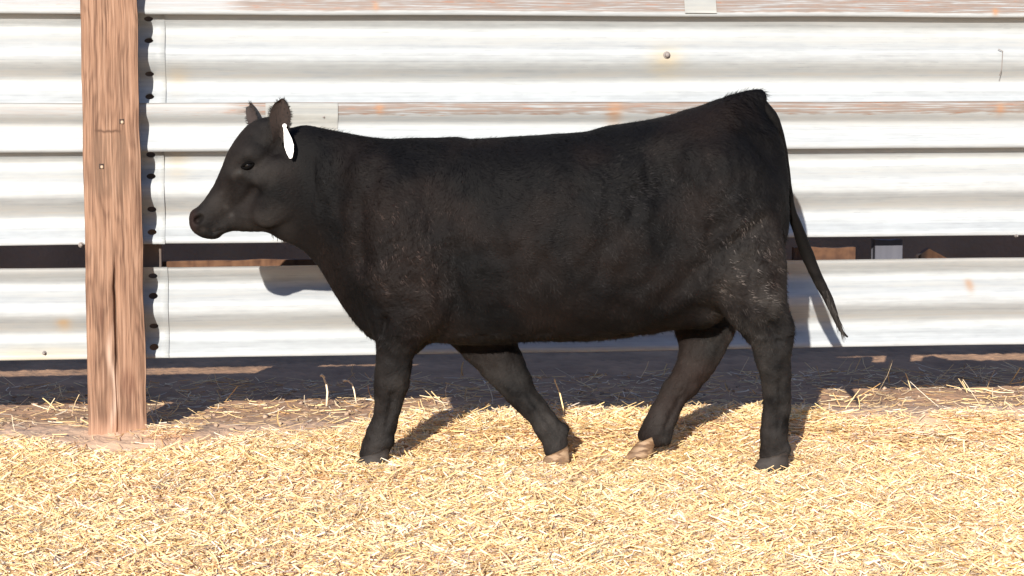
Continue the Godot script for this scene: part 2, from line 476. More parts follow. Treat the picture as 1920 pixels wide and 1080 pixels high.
# ------------------------------------------------------------------ fence beams
func beam_depth(f: float, kind: int) -> float:
	# how far the sheet lies behind its foremost line, at the fraction f of its height from its top
	var nodes: Array
	if kind == 0: nodes = [[0.0, 0.010], [0.03, 0.012], [0.18, 0.056], [0.22, 0.056], [0.42, 0.004], [0.50, 0.004], [0.73, 0.058], [0.79, 0.056], [0.965, 0.004], [1.0, 0.006]]
	else: nodes = [[0.0, 0.0], [0.06, -0.006], [0.22, -0.004], [0.46, 0.026], [0.55, 0.026], [0.93, 0.0], [1.0, 0.004]]
	for i in nodes.size() - 1:
		if f <= nodes[i + 1][0]:
			var t: float = (f - nodes[i][0]) / (nodes[i + 1][0] - nodes[i][0])
			t = lerp(t, t * t * (3.0 - 2.0 * t), 0.75)
			return lerp(float(nodes[i][1]), float(nodes[i + 1][1]), t)
	return nodes[-1][1]

func beam(called: String, m: Material, parent: Node, x0: float, x1: float, y_top: float, y_low: float, base: float, kind: int, holes: Array, u0: float, waver: float) -> MeshInstance3D:
	# a rolled sheet; holes are [x, fraction down]
	var st := begin()
	var rows := 40 if kind == 0 else 22
	var h := y_top - y_low
	var wob := fbm(int(waver * 100.0) + 7, 0.6, 2)
	var at := func(x: float, f: float) -> Vector3:
		var k := wob.get_noise_2d(x, f * 0.4)
		return Vector3(x, y_top - f * h + k * 0.004, base - beam_depth(f, kind) + k * 0.006)
	var xs := [x0]
	var cuts := []
	for k in holes: cuts.append(k[0])
	var hw := 0.026
	var x := x0
	while x < x1 - 0.001:
		var nx: float = min(x + 0.16, x1)
		for c in cuts:
			if x < c - hw - 1e-4 and nx > c - hw: nx = c - hw
			elif x >= c - hw - 1e-4 and x < c + hw - 1e-4: nx = c + hw
		xs.append(nx); x = nx
	var fs := []
	for r in rows + 1: fs.append(float(r) / rows)
	var fh := 0.052
	if holes:
		fs = [0.0]
		var f := 0.0
		while f < 0.9999:
			var nf: float = min(f + 1.0 / rows, 1.0)
			for k in holes:
				if f < k[1] - fh - 1e-5 and nf > k[1] - fh: nf = k[1] - fh
				elif f >= k[1] - fh - 1e-5 and f < k[1] + fh - 1e-5: nf = min(f + fh, k[1] + fh)
			fs.append(nf); f = nf
	var uv := func(xx: float, f: float) -> Vector2: return Vector2((xx - u0) / 6.0, f)
	for i in xs.size() - 1:
		for j in fs.size() - 1:
			var skip := false
			for k in holes:
				if absf((xs[i] + xs[i + 1]) / 2.0 - k[0]) < hw and fs[j] > k[1] - fh - 1e-4 and fs[j + 1] < k[1] + fh + 1e-4: skip = true
			if skip: continue
			quad(st, at.call(xs[i], fs[j]), at.call(xs[i + 1], fs[j]), at.call(xs[i + 1], fs[j + 1]), at.call(xs[i], fs[j + 1]), uv.call(xs[i], fs[j]), uv.call(xs[i + 1], fs[j]), uv.call(xs[i + 1], fs[j + 1]), uv.call(xs[i], fs[j + 1]))
	for k in holes:                                         # the sheet round each slotted hole
		var n := 20
		for s in n:
			var q := []
			for e in [s, s + 1]:
				var a: float = TAU * e / n + PI / 4.0
				var c := Vector2(cos(a), sin(a))
				var box: Vector2 = c / max(absf(c.x), absf(c.y))
				q.append([k[0] + box.x * hw, k[1] + box.y * fh])
				q.append([k[0] + c.x * 0.0185, k[1] + c.y * 0.0120 / h])
			quad(st, at.call(q[0][0], q[0][1]), at.call(q[2][0], q[2][1]), at.call(q[3][0], q[3][1]), at.call(q[1][0], q[1][1]), uv.call(q[0][0], q[0][1]), uv.call(q[2][0], q[2][1]), uv.call(q[3][0], q[3][1]), uv.call(q[1][0], q[1][1]))
	# the sheet's own thickness shows at its edges
	var t := Vector3(0, 0, -0.003)
	for i in xs.size() - 1:
		for f in [0.0, 1.0]:
			quad(st, at.call(xs[i], f), at.call(xs[i + 1], f), at.call(xs[i + 1], f) + t, at.call(xs[i], f) + t, uv.call(xs[i], f), uv.call(xs[i + 1], f), uv.call(xs[i + 1], f), uv.call(xs[i], f))
	for xx in [x0, x1]:
		for j in fs.size() - 1:
			quad(st, at.call(xx, fs[j]), at.call(xx, fs[j + 1]), at.call(xx, fs[j + 1]) + t, at.call(xx, fs[j]) + t, uv.call(xx, fs[j]), uv.call(xx, fs[j + 1]), uv.call(xx, fs[j + 1]), uv.call(xx, fs[j]))
	return commit(finish(st), called, m, parent)

func steel_texture(seed_: int, kind: int, stains: Array, upper := false) -> ImageTexture:
	# weathered zinc: streaks along the sheet, dull beige-grey bands on its slopes, rubbed and rusted ridge on the narrow rails
	var w := 2048
	var hgt := 256
	var streak := fbm(seed_, 1.0, 4)
	var spots := fbm(seed_ + 1, 1.0, 3)
	var data := PackedByteArray()
	data.resize(w * hgt * 3)
	var zinc := Vector3(0.592, 0.605, 0.608)
	var dust := Vector3(0.590, 0.582, 0.562)  # beige grey of the dull bands
	var rub := Vector3(0.430, 0.375, 0.340)
	var rust := Vector3(0.520, 0.330, 0.240)
	var k := 0
	# bands of slightly different weathering, each between two bends of the sheet
	var scuff := fbm(seed_ + 5, 1.0, 3)
	var cuts := [0.0, 0.06, 0.13, 0.24, 0.33, 0.42, 0.52, 0.60, 0.69, 0.76, 0.86, 0.95, 1.01]
	var tone := PackedFloat32Array()
	for y in hgt:
		var f := float(y) / hgt
		var v := 0.0
		for i in cuts.size() - 1:
			var e: float = scuff.get_noise_2d(i * 17.3, 5.0) * 0.16
			v += e * smoothstep(cuts[i] - 0.006, cuts[i] + 0.006, f) * (1.0 - smoothstep(cuts[i + 1] - 0.006, cuts[i + 1] + 0.006, f))
		tone.append(v)
	for y in hgt:
		var f := float(y) / hgt
		var band: float
		if kind == 0:
			band = 0.55 * exp(-pow((f - 0.655) / 0.06, 2.0)) + 0.35 * exp(-pow((f - 0.31) / 0.06, 2.0)) + 0.30 * exp(-pow((f - 0.05) / 0.05, 2.0))
		else:
			band = 0.35 * exp(-pow((f - 0.38) / 0.12, 2.0))
		var line := streak.get_noise_2d(3.0, f * 40.0)
		for x in w:
			var u := x * 6.0 / w
			var a := streak.get_noise_2d(u * 2.2, f * 26.0)
			var b := spots.get_noise_2d(u * 9.0, f * 14.0)
			var c := zinc * (1.0 + 0.05 * a + 0.04 * b + 0.035 * line + 0.04 * streak.get_noise_2d(u * 0.7, f * 9.0 + 30.0))
			c *= Vector3(1.0 + 0.5 * tone[y], 1.0 + 0.46 * tone[y], 1.0 + 0.40 * tone[y]) * (1.0 + 0.03 * streak.get_noise_2d(u * 1.3 + 70.0, floor(f * 9.0) * 3.3))
			if scuff.get_noise_2d(u * 3.0, f * 60.0) > 0.52: c *= 0.93
			c = c.lerp(dust, clamp(band * (0.9 + 1.4 * a + 0.5 * b), 0.0, 0.9))
			if kind == 1:
				var edge: float = 0.245 + 0.04 * b
				var on: float = smoothstep(edge + 0.03, edge - 0.03, f)
				if upper: on = smoothstep(0.47, 0.53, f + 0.05 * b) * smoothstep(0.93, 0.89, f + 0.02 * b)
				on *= 0.30 + 0.70 * smoothstep(2.2, 2.35, u)
				c = c.lerp(rub * (1.0 + 0.25 * a + 0.16 * b), on * clamp(0.80 + 1.3 * a + 0.5 * b, 0.0, 1.0))
				c = c.lerp(rust, on * 0.7 * smoothstep(0.50, 0.75, b + 0.5 * a))
				c = c.lerp(dust, smoothstep(0.22, 0.04, f) * (1.0 - smoothstep(0.5, 1.15, u)) * (0.6 + a))
			for s in stains:
				var dx: float = (u - s[0]) / s[2]
				var dy: float = (f - s[1]) / s[3]
				if dy > 0.0: dy *= 0.55
				var d: float = dx * dx + dy * dy
				if d < 5.0: c = c.lerp(s[4], exp(-d * 1.2 + 0.35 * b) * s[5])
			data[k] = int(clamp(c.x, 0, 1) * 255.0); data[k + 1] = int(clamp(c.y, 0, 1) * 255.0); data[k + 2] = int(clamp(c.z, 0, 1) * 255.0)
			k += 3
	return img_tex(Image.create_from_data(w, hgt, false, Image.FORMAT_RGB8, data))

func wood_texture(seed_: int, tall: bool) -> ImageTexture:
	var w := 256
	var hgt := 1024
	var warp := fbm(seed_, 1.0, 3)
	var fine := fbm(seed_ + 1, 1.0, 4)
	var data := PackedByteArray()
	data.resize(w * hgt * 3)
	var k := 0
	for y in hgt:
		var v := float(y) / hgt
		for x in w:
			v = float(y) / hgt * (2.2 if tall else 1.0)
			var u := float(x) / w
			var a := warp.get_noise_2d(u * 1.6, v * 1.5)
			var ring := 0.5 + 0.5 * sin((u * 4.2 + a * 2.8) * TAU + 0.5 * warp.get_noise_2d(u * 7.0, v * 5.0))
			var g := fine.get_noise_2d(u * 60.0, v * 6.0)
			var g2 := fine.get_noise_2d(u * 22.0 + 50.0, v * 3.0)
			var c := Vector3(0.575, 0.455, 0.365).lerp(Vector3(0.375, 0.280, 0.215), clamp(pow(ring, 1.6) * 0.36 + g * 0.45 + g2 * 0.45 + 0.7 * warp.get_noise_2d(u * 2.4 + 20.0, v * 2.0) + 0.12, 0.0, 1.0))
			c = c.lerp(Vector3(0.68, 0.585, 0.505), clamp(g2 * -0.9 - 0.08, 0.0, 0.6))
			c = c.lerp(Vector3(0.36, 0.25, 0.19), smoothstep(0.28, 0.55, g2 + g * 0.6) * 0.6)
			if tall:
				v = (float(y) / hgt - 0.3014) / 0.6099
				# bleached along the crack near the foot, stained beside it
				var ble: float = exp(-pow((u - 0.43 - 0.05 * sin(v * 30.0)) / 0.055, 2.0)) * smoothstep(0.70, 0.80, v)
				c = c.lerp(Vector3(0.78, 0.70, 0.63), ble * 0.75)
				var sta: float = exp(-pow((u - 0.70) / 0.13, 2.0) - pow((v - 0.868) / 0.030, 2.0)) + 0.7 * exp(-pow((u - 0.25) / 0.05, 2.0) - pow((v - 0.71) / 0.03, 2.0))
				c = c.lerp(Vector3(0.36, 0.24, 0.18), clamp(sta * (0.7 + 1.2 * g), 0.0, 0.75))
				# rubbed patch under the old cross-cut
				var wear := smoothstep(0.265, 0.30, v) * smoothstep(0.44, 0.41, v) * smoothstep(0.10, 0.2, u) * smoothstep(0.85, 0.75, u)
				c = c.lerp(Vector3(0.44, 0.35, 0.28), wear * clamp(0.45 + 1.2 * g2 + g, 0.0, 0.9))
				c = c.lerp(Vector3(0.33, 0.24, 0.18), exp(-pow((v - 0.275 - 0.003 * warp.get_noise_2d(u * 6.0, 70.0)) / 0.0028, 2.0)) * smoothstep(0.18, 0.26, u) * smoothstep(0.72, 0.62, u) * 0.85)
				c = c.lerp(Vector3(0.70, 0.56, 0.46), smoothstep(0.93, 0.985, v) * 0.6)
			data[k] = int(clamp(c.x, 0, 1) * 255.0); data[k + 1] = int(clamp(c.y, 0, 1) * 255.0); data[k + 2] = int(clamp(c.z, 0, 1) * 255.0)
			k += 3
	return img_tex(Image.create_from_data(w, hgt, false, Image.FORMAT_RGB8, data))

# ------------------------------------------------------------------ straw
func stalk(st: SurfaceTool, p: Vector3, dir: Vector3, length: float, width: float, bend: float, c: Color) -> void:
	var side := dir.cross(Vector3.UP).normalized()
	if side.length() < 0.1: side = Vector3.RIGHT
	var up := side.cross(dir).normalized()
	var roll := rng.randf_range(-0.9, 0.9)
	var s2 := side * cos(roll) + up * sin(roll)
	var u2 := up * cos(roll) - side * sin(roll)
	var rows := []
	for i in 4:
		var t := i / 3.0
		var q := p + dir * length * (t - 0.5) + (side * bend + up * absf(bend) * 0.4) * length * (t - 0.5) * (t - 0.5)
		var w := width * (0.5 if i in [0, 3] else 0.55)
		rows.append([q - s2 * w, q + u2 * width * 0.42, q + s2 * w])
	for i in 3:
		for k in 2:
			for v in [rows[i][k], rows[i][k + 1], rows[i + 1][k + 1], rows[i][k], rows[i + 1][k + 1], rows[i + 1][k]]:
				st.set_color(c); st.add_vertex(v)

func straw_colour() -> Color:
	var r := rng.randf()
	var c: Vector3
	if r < 0.46: c = Vector3(0.88, 0.64, 0.31)
	elif r < 0.72: c = Vector3(0.89, 0.71, 0.43)
	elif r < 0.87: c = Vector3(0.88, 0.78, 0.59)
	elif r < 0.97: c = Vector3(0.77, 0.46, 0.185)
	else: c = Vector3(0.42, 0.27, 0.12)
	c *= rng.randf_range(0.85, 1.08)
	return Color(c.x, c.y, c.z)

func _ready() -> void:
	# ---------------- camera, sky, sun, exposure
	var cam := Camera3D.new()
	cam.name = "camera"
	cam.position = EYE
	cam.rotation_degrees = Vector3(-PITCH, 0, 0)
	cam.fov = rad_to_deg(2.0 * atan(0.5 / F))
	cam.near = 0.1; cam.far = 600.0
	add_child(cam)
	cam.make_current()
	var sky_m := ProceduralSkyMaterial.new()
	sky_m.sky_top_color = Color(0.32, 0.45, 0.66)
	sky_m.sky_horizon_color = Color(0.76, 0.80, 0.84)
	sky_m.ground_horizon_color = Color(0.55, 0.50, 0.42)
	sky_m.ground_bottom_color = Color(0.42, 0.36, 0.28)
	sky_m.sky_curve = 0.18
	var sky := Sky.new()
	sky.sky_material = sky_m
	var env := Environment.new()
	env.background_mode = Environment.BG_SKY
	env.sky = sky
	env.background_energy_multiplier = 0.8
	env.tonemap_mode = Environment.TONE_MAPPER_LINEAR
	env.tonemap_exposure = 1.88
	env.sdfgi_enabled = true; env.ssao_enabled = true; env.ssil_enabled = true
	var we := WorldEnvironment.new()
	we.name = "world"; we.environment = env
	add_child(we)
	var sun := DirectionalLight3D.new()
	sun.name = "sun"
	sun.light_energy = 1.6
	sun.light_color = Color(1.0, 0.975, 0.94)
	sun.light_angular_distance = 0.5
	sun.shadow_enabled = true
	add_child(sun)
	sun.look_at_from_position(Vector3.ZERO, Vector3(0.215, -0.365, -1.0), Vector3.UP)

	rng.seed = 201
	relief = fbm(5, 0.9, 3)
	clumps = fbm(9, 6.0, 3)
	make_ground()
	make_fence()
	make_cow()
	make_straw()
	make_small_things()

func make_ground() -> void:
	var m := StandardMaterial3D.new()
	m.vertex_color_use_as_albedo = true
	m.roughness = 0.95
	m.normal_enabled = true
	m.normal_texture = noise_normal(31, 0.02, 6.0)
	m.normal_scale = 0.8
	m.uv1_triplanar = true; m.uv1_world_triplanar = true
	m.uv1_scale = Vector3(1.7, 1.7, 1.7)
	var xs := PackedFloat32Array()
	var zs := PackedFloat32Array()
	for x in [-300.0, -120.0, -50.0, -20.0, -10.0, -6.0, -4.5, -3.6, -3.0]: xs.append(x)
	for i in range(1, 301): xs.append(-3.0 + i * 0.02)
	for x in [3.6, 4.5, 6.0, 10.0, 20.0, 50.0, 120.0, 300.0]: xs.append(x)
	for z in [-300.0, -120.0, -60.0, -30.0, -15.0, -10.0, -7.5, -6.0]: zs.append(z)
	for i in range(1, 76): zs.append(-6.0 + i * 0.05)
	for i in range(1, 181): zs.append(-2.25 + i * 0.025)
	for z in [2.6, 3.2, 4.5, 7.0, 12.0, 30.0, 100.0, 300.0]: zs.append(z)
	var soil_n := fbm(77, 2.2, 4)
	var grain := fbm(78, 12.0, 3)
	var crumb := fbm(79, 34.0, 2)
	var verts := PackedVector3Array()
	var cols := PackedColorArray()
	var idx := PackedInt32Array()
	for z in zs:
		for x in xs:
			var y := ground_y(x, z)
			var a := soil_n.get_noise_2d(x, z)
			var g := grain.get_noise_2d(x, z)
			y += g * 0.009 + crumb.get_noise_2d(x, z) * 0.004
			verts.append(Vector3(x, y, z))
			var c := Vector3(0.52, 0.345, 0.225) * (1.0 + 0.30 * a + 0.20 * g)
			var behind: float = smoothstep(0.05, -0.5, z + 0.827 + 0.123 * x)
			c = c.lerp(Vector3(0.30, 0.165, 0.085) * (1.0 + 0.4 * a + 0.3 * g), behind * 0.85)  # shade behind the fence painted in as darker, warmer soil
			c = c.lerp(Vector3(0.84, 0.56, 0.27), straw_cover(x, z) * 0.9)
			cols.append(Color(c.x, c.y, c.z))
	var w := xs.size()
	for j in zs.size() - 1:
		for i in w - 1:
			var p := j * w + i
			idx.append_array(PackedInt32Array([p, p + 1, p + w + 1, p, p + w + 1, p + w]))
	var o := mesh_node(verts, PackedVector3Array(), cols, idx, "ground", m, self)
	tag(o, "", "", "", "structure")
	# an added earth bank, closing the gaps and blocking low sky light
	var bv := PackedVector3Array()
	var bc := PackedColorArray()
	var bi := PackedInt32Array()
	for j in 31:
		for i in 161:
			var x := -16.0 + i * 0.2
			var t := j / 30.0
			var z := -3.9 - t * 5.0 - 0.123 * x
			var y: float = -0.25 + 2.95 * pow(sin(t * PI), 0.8) + relief.get_noise_2d(x * 1.3, z * 1.3 + 30.0) * 0.16 + grain.get_noise_2d(x * 0.5, z * 0.5) * 0.05
			bv.append(Vector3(x, y, z))
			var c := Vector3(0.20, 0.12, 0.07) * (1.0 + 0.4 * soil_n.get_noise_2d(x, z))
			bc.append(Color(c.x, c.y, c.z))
	for j in 30:
		for i in 160:
			var p := j * 161 + i
			bi.append_array(PackedInt32Array([p, p + 161, p + 162, p, p + 162, p + 1]))
	var b := mesh_node(bv, PackedVector3Array(), bc, bi, "added_bank", m, self)
	tag(b, "", "", "", "structure")

func mesh_node(verts: PackedVector3Array, norms: PackedVector3Array, cols: PackedColorArray, idx: PackedInt32Array, called: String, m: Material, parent: Node) -> MeshInstance3D:
	if norms.is_empty():
		norms.resize(verts.size())
		for k in range(0, idx.size(), 3):
			var n := (verts[idx[k + 2]] - verts[idx[k]]).cross(verts[idx[k + 1]] - verts[idx[k]])
			norms[idx[k]] += n; norms[idx[k + 1]] += n; norms[idx[k + 2]] += n
		for k in norms.size(): norms[k] = norms[k].normalized()
	var arr := []
	arr.resize(Mesh.ARRAY_MAX)
	arr[Mesh.ARRAY_VERTEX] = verts
	arr[Mesh.ARRAY_NORMAL] = norms
	if cols.size(): arr[Mesh.ARRAY_COLOR] = cols
	arr[Mesh.ARRAY_INDEX] = idx
	var am := ArrayMesh.new()
	am.add_surface_from_arrays(Mesh.PRIMITIVE_TRIANGLES, arr)
	var o := MeshInstance3D.new()
	o.mesh = am
	o.material_override = m
	add_named(o, called, parent)
	return o

# ------------------------------------------------------------------ the fence
var fence: Node3D

func wall_point(u: float, v: float, depth: float) -> Vector3:
	# a measured point of the fence's face, in the fence's own axes (x along it, z out of it)
	var inv := fence.transform.affine_inverse()
	var e := inv * EYE
	var d := inv.basis * sight(u, v)
	return e + d * ((depth - e.z) / d.z)

func make_fence() -> void:
	fence = Node3D.new()
	add_named(fence, "steel_beam_fence", self)
	fence.position = Vector3(0, 0, -0.827)
	fence.rotation_degrees.y = TURN
	tag(fence, "tall fence of weathered corrugated steel beams on a timber post behind the cow", "fence")
	var rust := Vector3(0.58, 0.42, 0.30)
	var warm := Vector3(0.66, 0.59, 0.46)
	var x_hole := wall_point(283, 340, -0.06).x
	var x_end := wall_point(313, 340, -0.06).x
	var u0 := -3.4
	var bolt_at := wall_point(1250, 103, -0.05)
	var tex := [
		steel_texture(11, 0, [[bolt_at.x - u0, 0.47, 0.075, 0.12, warm, 0.5], [x_end + 0.05 - u0, 0.66, 0.05, 0.10, Vector3(0.62, 0.57, 0.49), 0.5]]),
		steel_texture(23, 0, [[1.0, 0.62, 0.05, 0.07, Vector3(0.66, 0.55, 0.42), 0.6], [x_end + 0.04 - u0, 0.10, 0.05, 0.16, Vector3(0.62, 0.57, 0.49), 0.5]]),
		steel_texture(37, 0, [[wall_point(115, 605, 0).x - u0, 0.60, 0.03, 0.05, Vector3(0.66, 0.55, 0.42), 0.8], [wall_point(1830, 540, 0).x - u0, 0.30, 0.02, 0.05, rust, 0.6], [wall_point(60, 440, 0).x - u0, 0.95, 0.3, 0.1, warm, 0.5]]),
		steel_texture(51, 1, [[wall_point(1155, 200, 0).x - u0, 0.12, 0.035, 0.22, rust, 0.6], [wall_point(1880, 205, 0).x - u0, 0.12, 0.02, 0.10, rust, 0.6], [wall_point(712, 200, 0).x - u0, 0.10, 0.018, 0.08, rust, 0.7]]),
		steel_texture(67, 1, [[wall_point(705, 15, 0).x - u0, 0.80, 0.014, 0.06, rust, 0.7], [wall_point(1872, 25, 0).x - u0, 0.86, 0.014, 0.06, rust, 0.8]], true),
	]
	var mats := []
	for t in tex:
		var m := StandardMaterial3D.new()
		m.albedo_texture = t
		m.metallic = 0.12
		m.roughness = 0.62
		m.normal_enabled = true
		m.normal_texture = noise_normal(61, 0.012, 2.0)
		m.normal_scale = 0.25
		mats.append(m)
	# the wide beams; each row is a left sheet that laps over a right one, their slotted holes in line
	var rows := [[2.290, 1.860, 1, 0.004], [1.713, 1.312, 0, 0.0], [1.165, 0.765, 1, -0.012], [0.668, 0.293, 2, -0.004]]
	var n := 0
	for r in rows:
		var holes := []
		for f in [0.10, 0.32, 0.655, 0.885]: holes.append([x_hole, f])
		var shift: float = [0.0, 0.004, -0.002, 0.002][n]
		var left := beam("wide_beam", mats[r[2]], fence, -5.2, x_end + r[3], r[0] + shift, r[1] + shift, -0.056, 0, holes, u0, n + 0.3)
		tag(left, "wide beam end left of the post, with a column of slotted holes")
		beam("wide_beam", mats[r[2]], fence, x_hole - 0.06, 5.0, r[0], r[1], -0.062, 0, holes, u0, n + 0.3)
		n += 1
	# the narrow rails between them, rubbed brown along the ridge
	for r in [[2.465, 2.265], [1.893, 1.692], [1.338, 1.140]]:
		beam("narrow_rail", mats[3 if r[0] < 1.5 else 4], fence, -5.2, 5.0, r[0], r[1], -0.036, 1, [], u0, n + 0.6)
		n += 1
	# pale lap plates on the narrow rails
	var plate_m := StandardMaterial3D.new()
	plate_m.albedo_texture = tex[1]
	plate_m.albedo_color = Color(1.0, 0.99, 0.97)
	plate_m.metallic = 0.12; plate_m.roughness = 0.6
	for p in [[498, 634, 1.338, 1.224], [498, 634, 1.893, 1.80], [1286, 1345, 1.893, 1.705]]:
		var xa := wall_point(p[0], 200, 0).x
		var xb := wall_point(p[1], 200, 0).x
		var st := begin()
		var top: float = 1.338 if p[2] < 1.5 else 1.893
		var low: float = 1.140 if p[2] < 1.5 else 1.692
		var fl: float = (top - p[3]) / (top - low)
		for k in 14:
			var q := []
			for e in [k, k + 1]:
				var f: float = 0.012 + (fl - 0.012) * e / 14.0
				q.append(Vector3(0, top - f * (top - low), -0.036 - beam_depth(f, 1) + 0.003 + 0.003))
			for s in [0.0, -0.0025]:
				var z := Vector3(0, 0, s)
				quad(st, q[0] + Vector3(xa, 0, 0) + z, q[0] + Vector3(xb, 0, 0) + z, q[1] + Vector3(xb, 0, 0) + z, q[1] + Vector3(xa, 0, 0) + z, Vector2(xa / 6.0, k / 40.0), Vector2(xb / 6.0, k / 40.0), Vector2(xb / 6.0, k / 40.0 + 0.02), Vector2(xa / 6.0, k / 40.0 + 0.02))
			for x in [xa, xb]:
				quad(st, q[0] + Vector3(x, 0, 0), q[1] + Vector3(x, 0, 0), q[1] + Vector3(x, 0, -0.003), q[0] + Vector3(x, 0, -0.003))
		commit(finish(st), "lap_plate", plate_m, fence)
	# bolt heads
	var iron := StandardMaterial3D.new()
	iron.albedo_color = Color(0.50, 0.47, 0.45); iron.roughness = 0.7; iron.metallic = 0.3
	for b in [[1250, 103, 0.013, -0.066], [607, 219, 0.007, -0.050], [83, 662, 0.007, -0.066], [152, 459, 0.010, -0.060], [1905, 442, 0.006, -0.068]]:
		var p := wall_point(b[0], b[1], b[3])
		var st := begin()
		var rr: float = b[2]
		add_tube(st, [p + Vector3(0, 0, -0.02), p + Vector3(0, 0, 0.004), p + Vector3(0, 0, 0.005)], [rr * 1.15, rr * 1.15, rr * 1.05], 14)
		add_tube(st, [p + Vector3(0, 0, 0.004), p + Vector3(0, 0, 0.016), p + Vector3(0, 0, 0.019)], [rr * 0.8, rr * 0.8, rr * 0.6], 6)
		commit(finish(st, false), "bolt", iron, fence)
	# the timber behind the lapped ends
	var back_m := StandardMaterial3D.new()
	back_m.albedo_color = Color(0.42, 0.37, 0.34); back_m.roughness = 0.9
	var bs := begin()
	add_box(bs, Vector3(x_hole - 0.16, 0.31, -0.30), Vector3(x_hole + 0.035, 2.44, -0.125), 0.006)
	commit(finish(bs, false), "back_post", back_m, fence)
	make_post()
	# a sprung wire hook on the sheet at the right
	var hk := begin()
	var wire := []
	for p in [[1872, 92], [1880, 96], [1879, 115], [1878, 130], [1874, 142]]: wire.append(wall_point(p[0], p[1], -0.056))
	add_tube(hk, wire, [0.002, 0.002, 0.002, 0.002, 0.0015], 5)
	commit(finish(hk), "wire_hook", iron, fence)

func make_post() -> void:
	var m := StandardMaterial3D.new()
	m.albedo_texture = wood_texture(91, true)
	m.albedo_color = Color(0.90, 0.87, 0.86)
	m.roughness = 0.9
	m.normal_enabled = true
	m.normal_texture = noise_normal(93, 0.03, 3.0)
	m.normal_scale = 0.5
	var post := Node3D.new()
	# the front face as a grid, with the long drying crack cut into it
	var st := begin()
	var face := 0.052
	var y_top := 2.55
	var y_low := -0.25
	var cols := 56
	var rws := 200
	var tl := wall_point(150, 0, face); var tr := wall_point(256, 0, face)
	var bl := wall_point(165, 815, face); var br := wall_point(275, 815, face)
	var rough := fbm(95, 1.0, 3)
	var warp := fbm(96, 1.0, 2)
	var pt := func(s: float, y: float) -> Vector3:
		var k := (y - bl.y) / (tl.y - bl.y)
		var xl: float = lerp(bl.x, tl.x, k) + 0.004 * rough.get_noise_2d(y * 3.0, 1.0)
		var xr: float = lerp(br.x, tr.x, k) + 0.006 * rough.get_noise_2d(y * 2.4, 9.0)
		var z := face + 0.0035 * rough.get_noise_2d(s * 9.0, y * 1.2) + 0.0015 * rough.get_noise_2d(s * 40.0, y * 4.0)
		z -= 0.010 * pow(absf(s - 0.5) * 2.0, 10.0)          # worn arrises
		var crack := 0.515 + 0.045 * warp.get_noise_2d(y * 1.3, 4.0) + 0.012 * warp.get_noise_2d(y * 9.0, 8.0)
		var open: float = smoothstep(0.78, 0.55, y) * (0.55 + 0.45 * smoothstep(0.20, 0.5, y)) 
		z -= 0.030 * open * exp(-pow((s - crack) / (0.012 + 0.008 * open), 2.0))
		z -= 0.006 * smoothstep(0.36, 0.30, y) * exp(-pow((s - crack + 0.05) / 0.05, 2.0))
		return Vector3(lerp(xl, xr, s), y, z)
	var sgrid := []
	for i in cols + 1: sgrid.append(float(i) / cols)
	for extra in 24: sgrid.append(0.45 + extra * 0.0052)
	sgrid.sort()
	for j in rws:
		var y0: float = lerp(y_top, y_low, float(j) / rws)
		var y1: float = lerp(y_top, y_low, float(j + 1) / rws)
		var t0 := (2.55 - y0) / 2.82; var t1 := (2.55 - y1) / 2.82
		for i in sgrid.size() - 1:
			var s0: float = sgrid[i]; var s1: float = sgrid[i + 1]
			quad(st, pt.call(s0, y0), pt.call(s1, y0), pt.call(s1, y1), pt.call(s0, y1), Vector2(s0, t0), Vector2(s1, t0), Vector2(s1, t1), Vector2(s0, t1))
		for s in [0.0, 1.0]:
			var a: Vector3 = pt.call(s, y0); var b: Vector3 = pt.call(s, y1)
			var a2 := Vector3(a.x, a.y, 0.004); var b2 := Vector3(b.x, b.y, 0.004)
			quad(st, a, b, b2, a2, Vector2(s, t0), Vector2(s, t1), Vector2(s + 0.2, t1), Vector2(s + 0.2, t0))
		quad(st, Vector3(pt.call(0.0, y0).x, y0, 0.004), Vector3(pt.call(1.0, y0).x, y0, 0.004), Vector3(pt.call(1.0, y1).x, y1, 0.004), Vector3(pt.call(0.0, y1).x, y1, 0.004), Vector2(0, t0), Vector2(1, t0), Vector2(1, t1), Vector2(0, t1))
	var a0: Vector3 = pt.call(0.0, y_top); var a1: Vector3 = pt.call(1.0, y_top)
	quad(st, a0, a1, Vector3(a1.x, y_top, 0.004), Vector3(a0.x, y_top, 0.004))
	var o := commit(finish(st), "post", m, fence)
	tag(o, "weathered timber post split by a long crack at its foot")
	var dark := StandardMaterial3D.new(); dark.albedo_color = Color(0.20, 0.15, 0.12); dark.roughness = 0.9
	var pale := StandardMaterial3D.new(); pale.albedo_color = Color(0.66, 0.56, 0.47); pale.roughness = 0.7; pale.metallic = 0.2
	for h in [[228, 228], [190, 312]]:
		var p := wall_point(h[0], h[1], face)
		var s1 := begin()
		add_box(s1, p + Vector3(-0.010, -0.011, -0.01), p + Vector3(0.010, 0.011, 0.002), 0.002)
		commit(finish(s1, false), "nail_recess", dark, o)  # dark block in place of the shaded recess round the nail
		var s2 := begin()
		add_box(s2, p + Vector3(-0.003, -0.008, 0.0), p + Vector3(0.008, 0.004, 0.005), 0.0015)
		commit(finish(s2, false), "nail_head", pale, o)

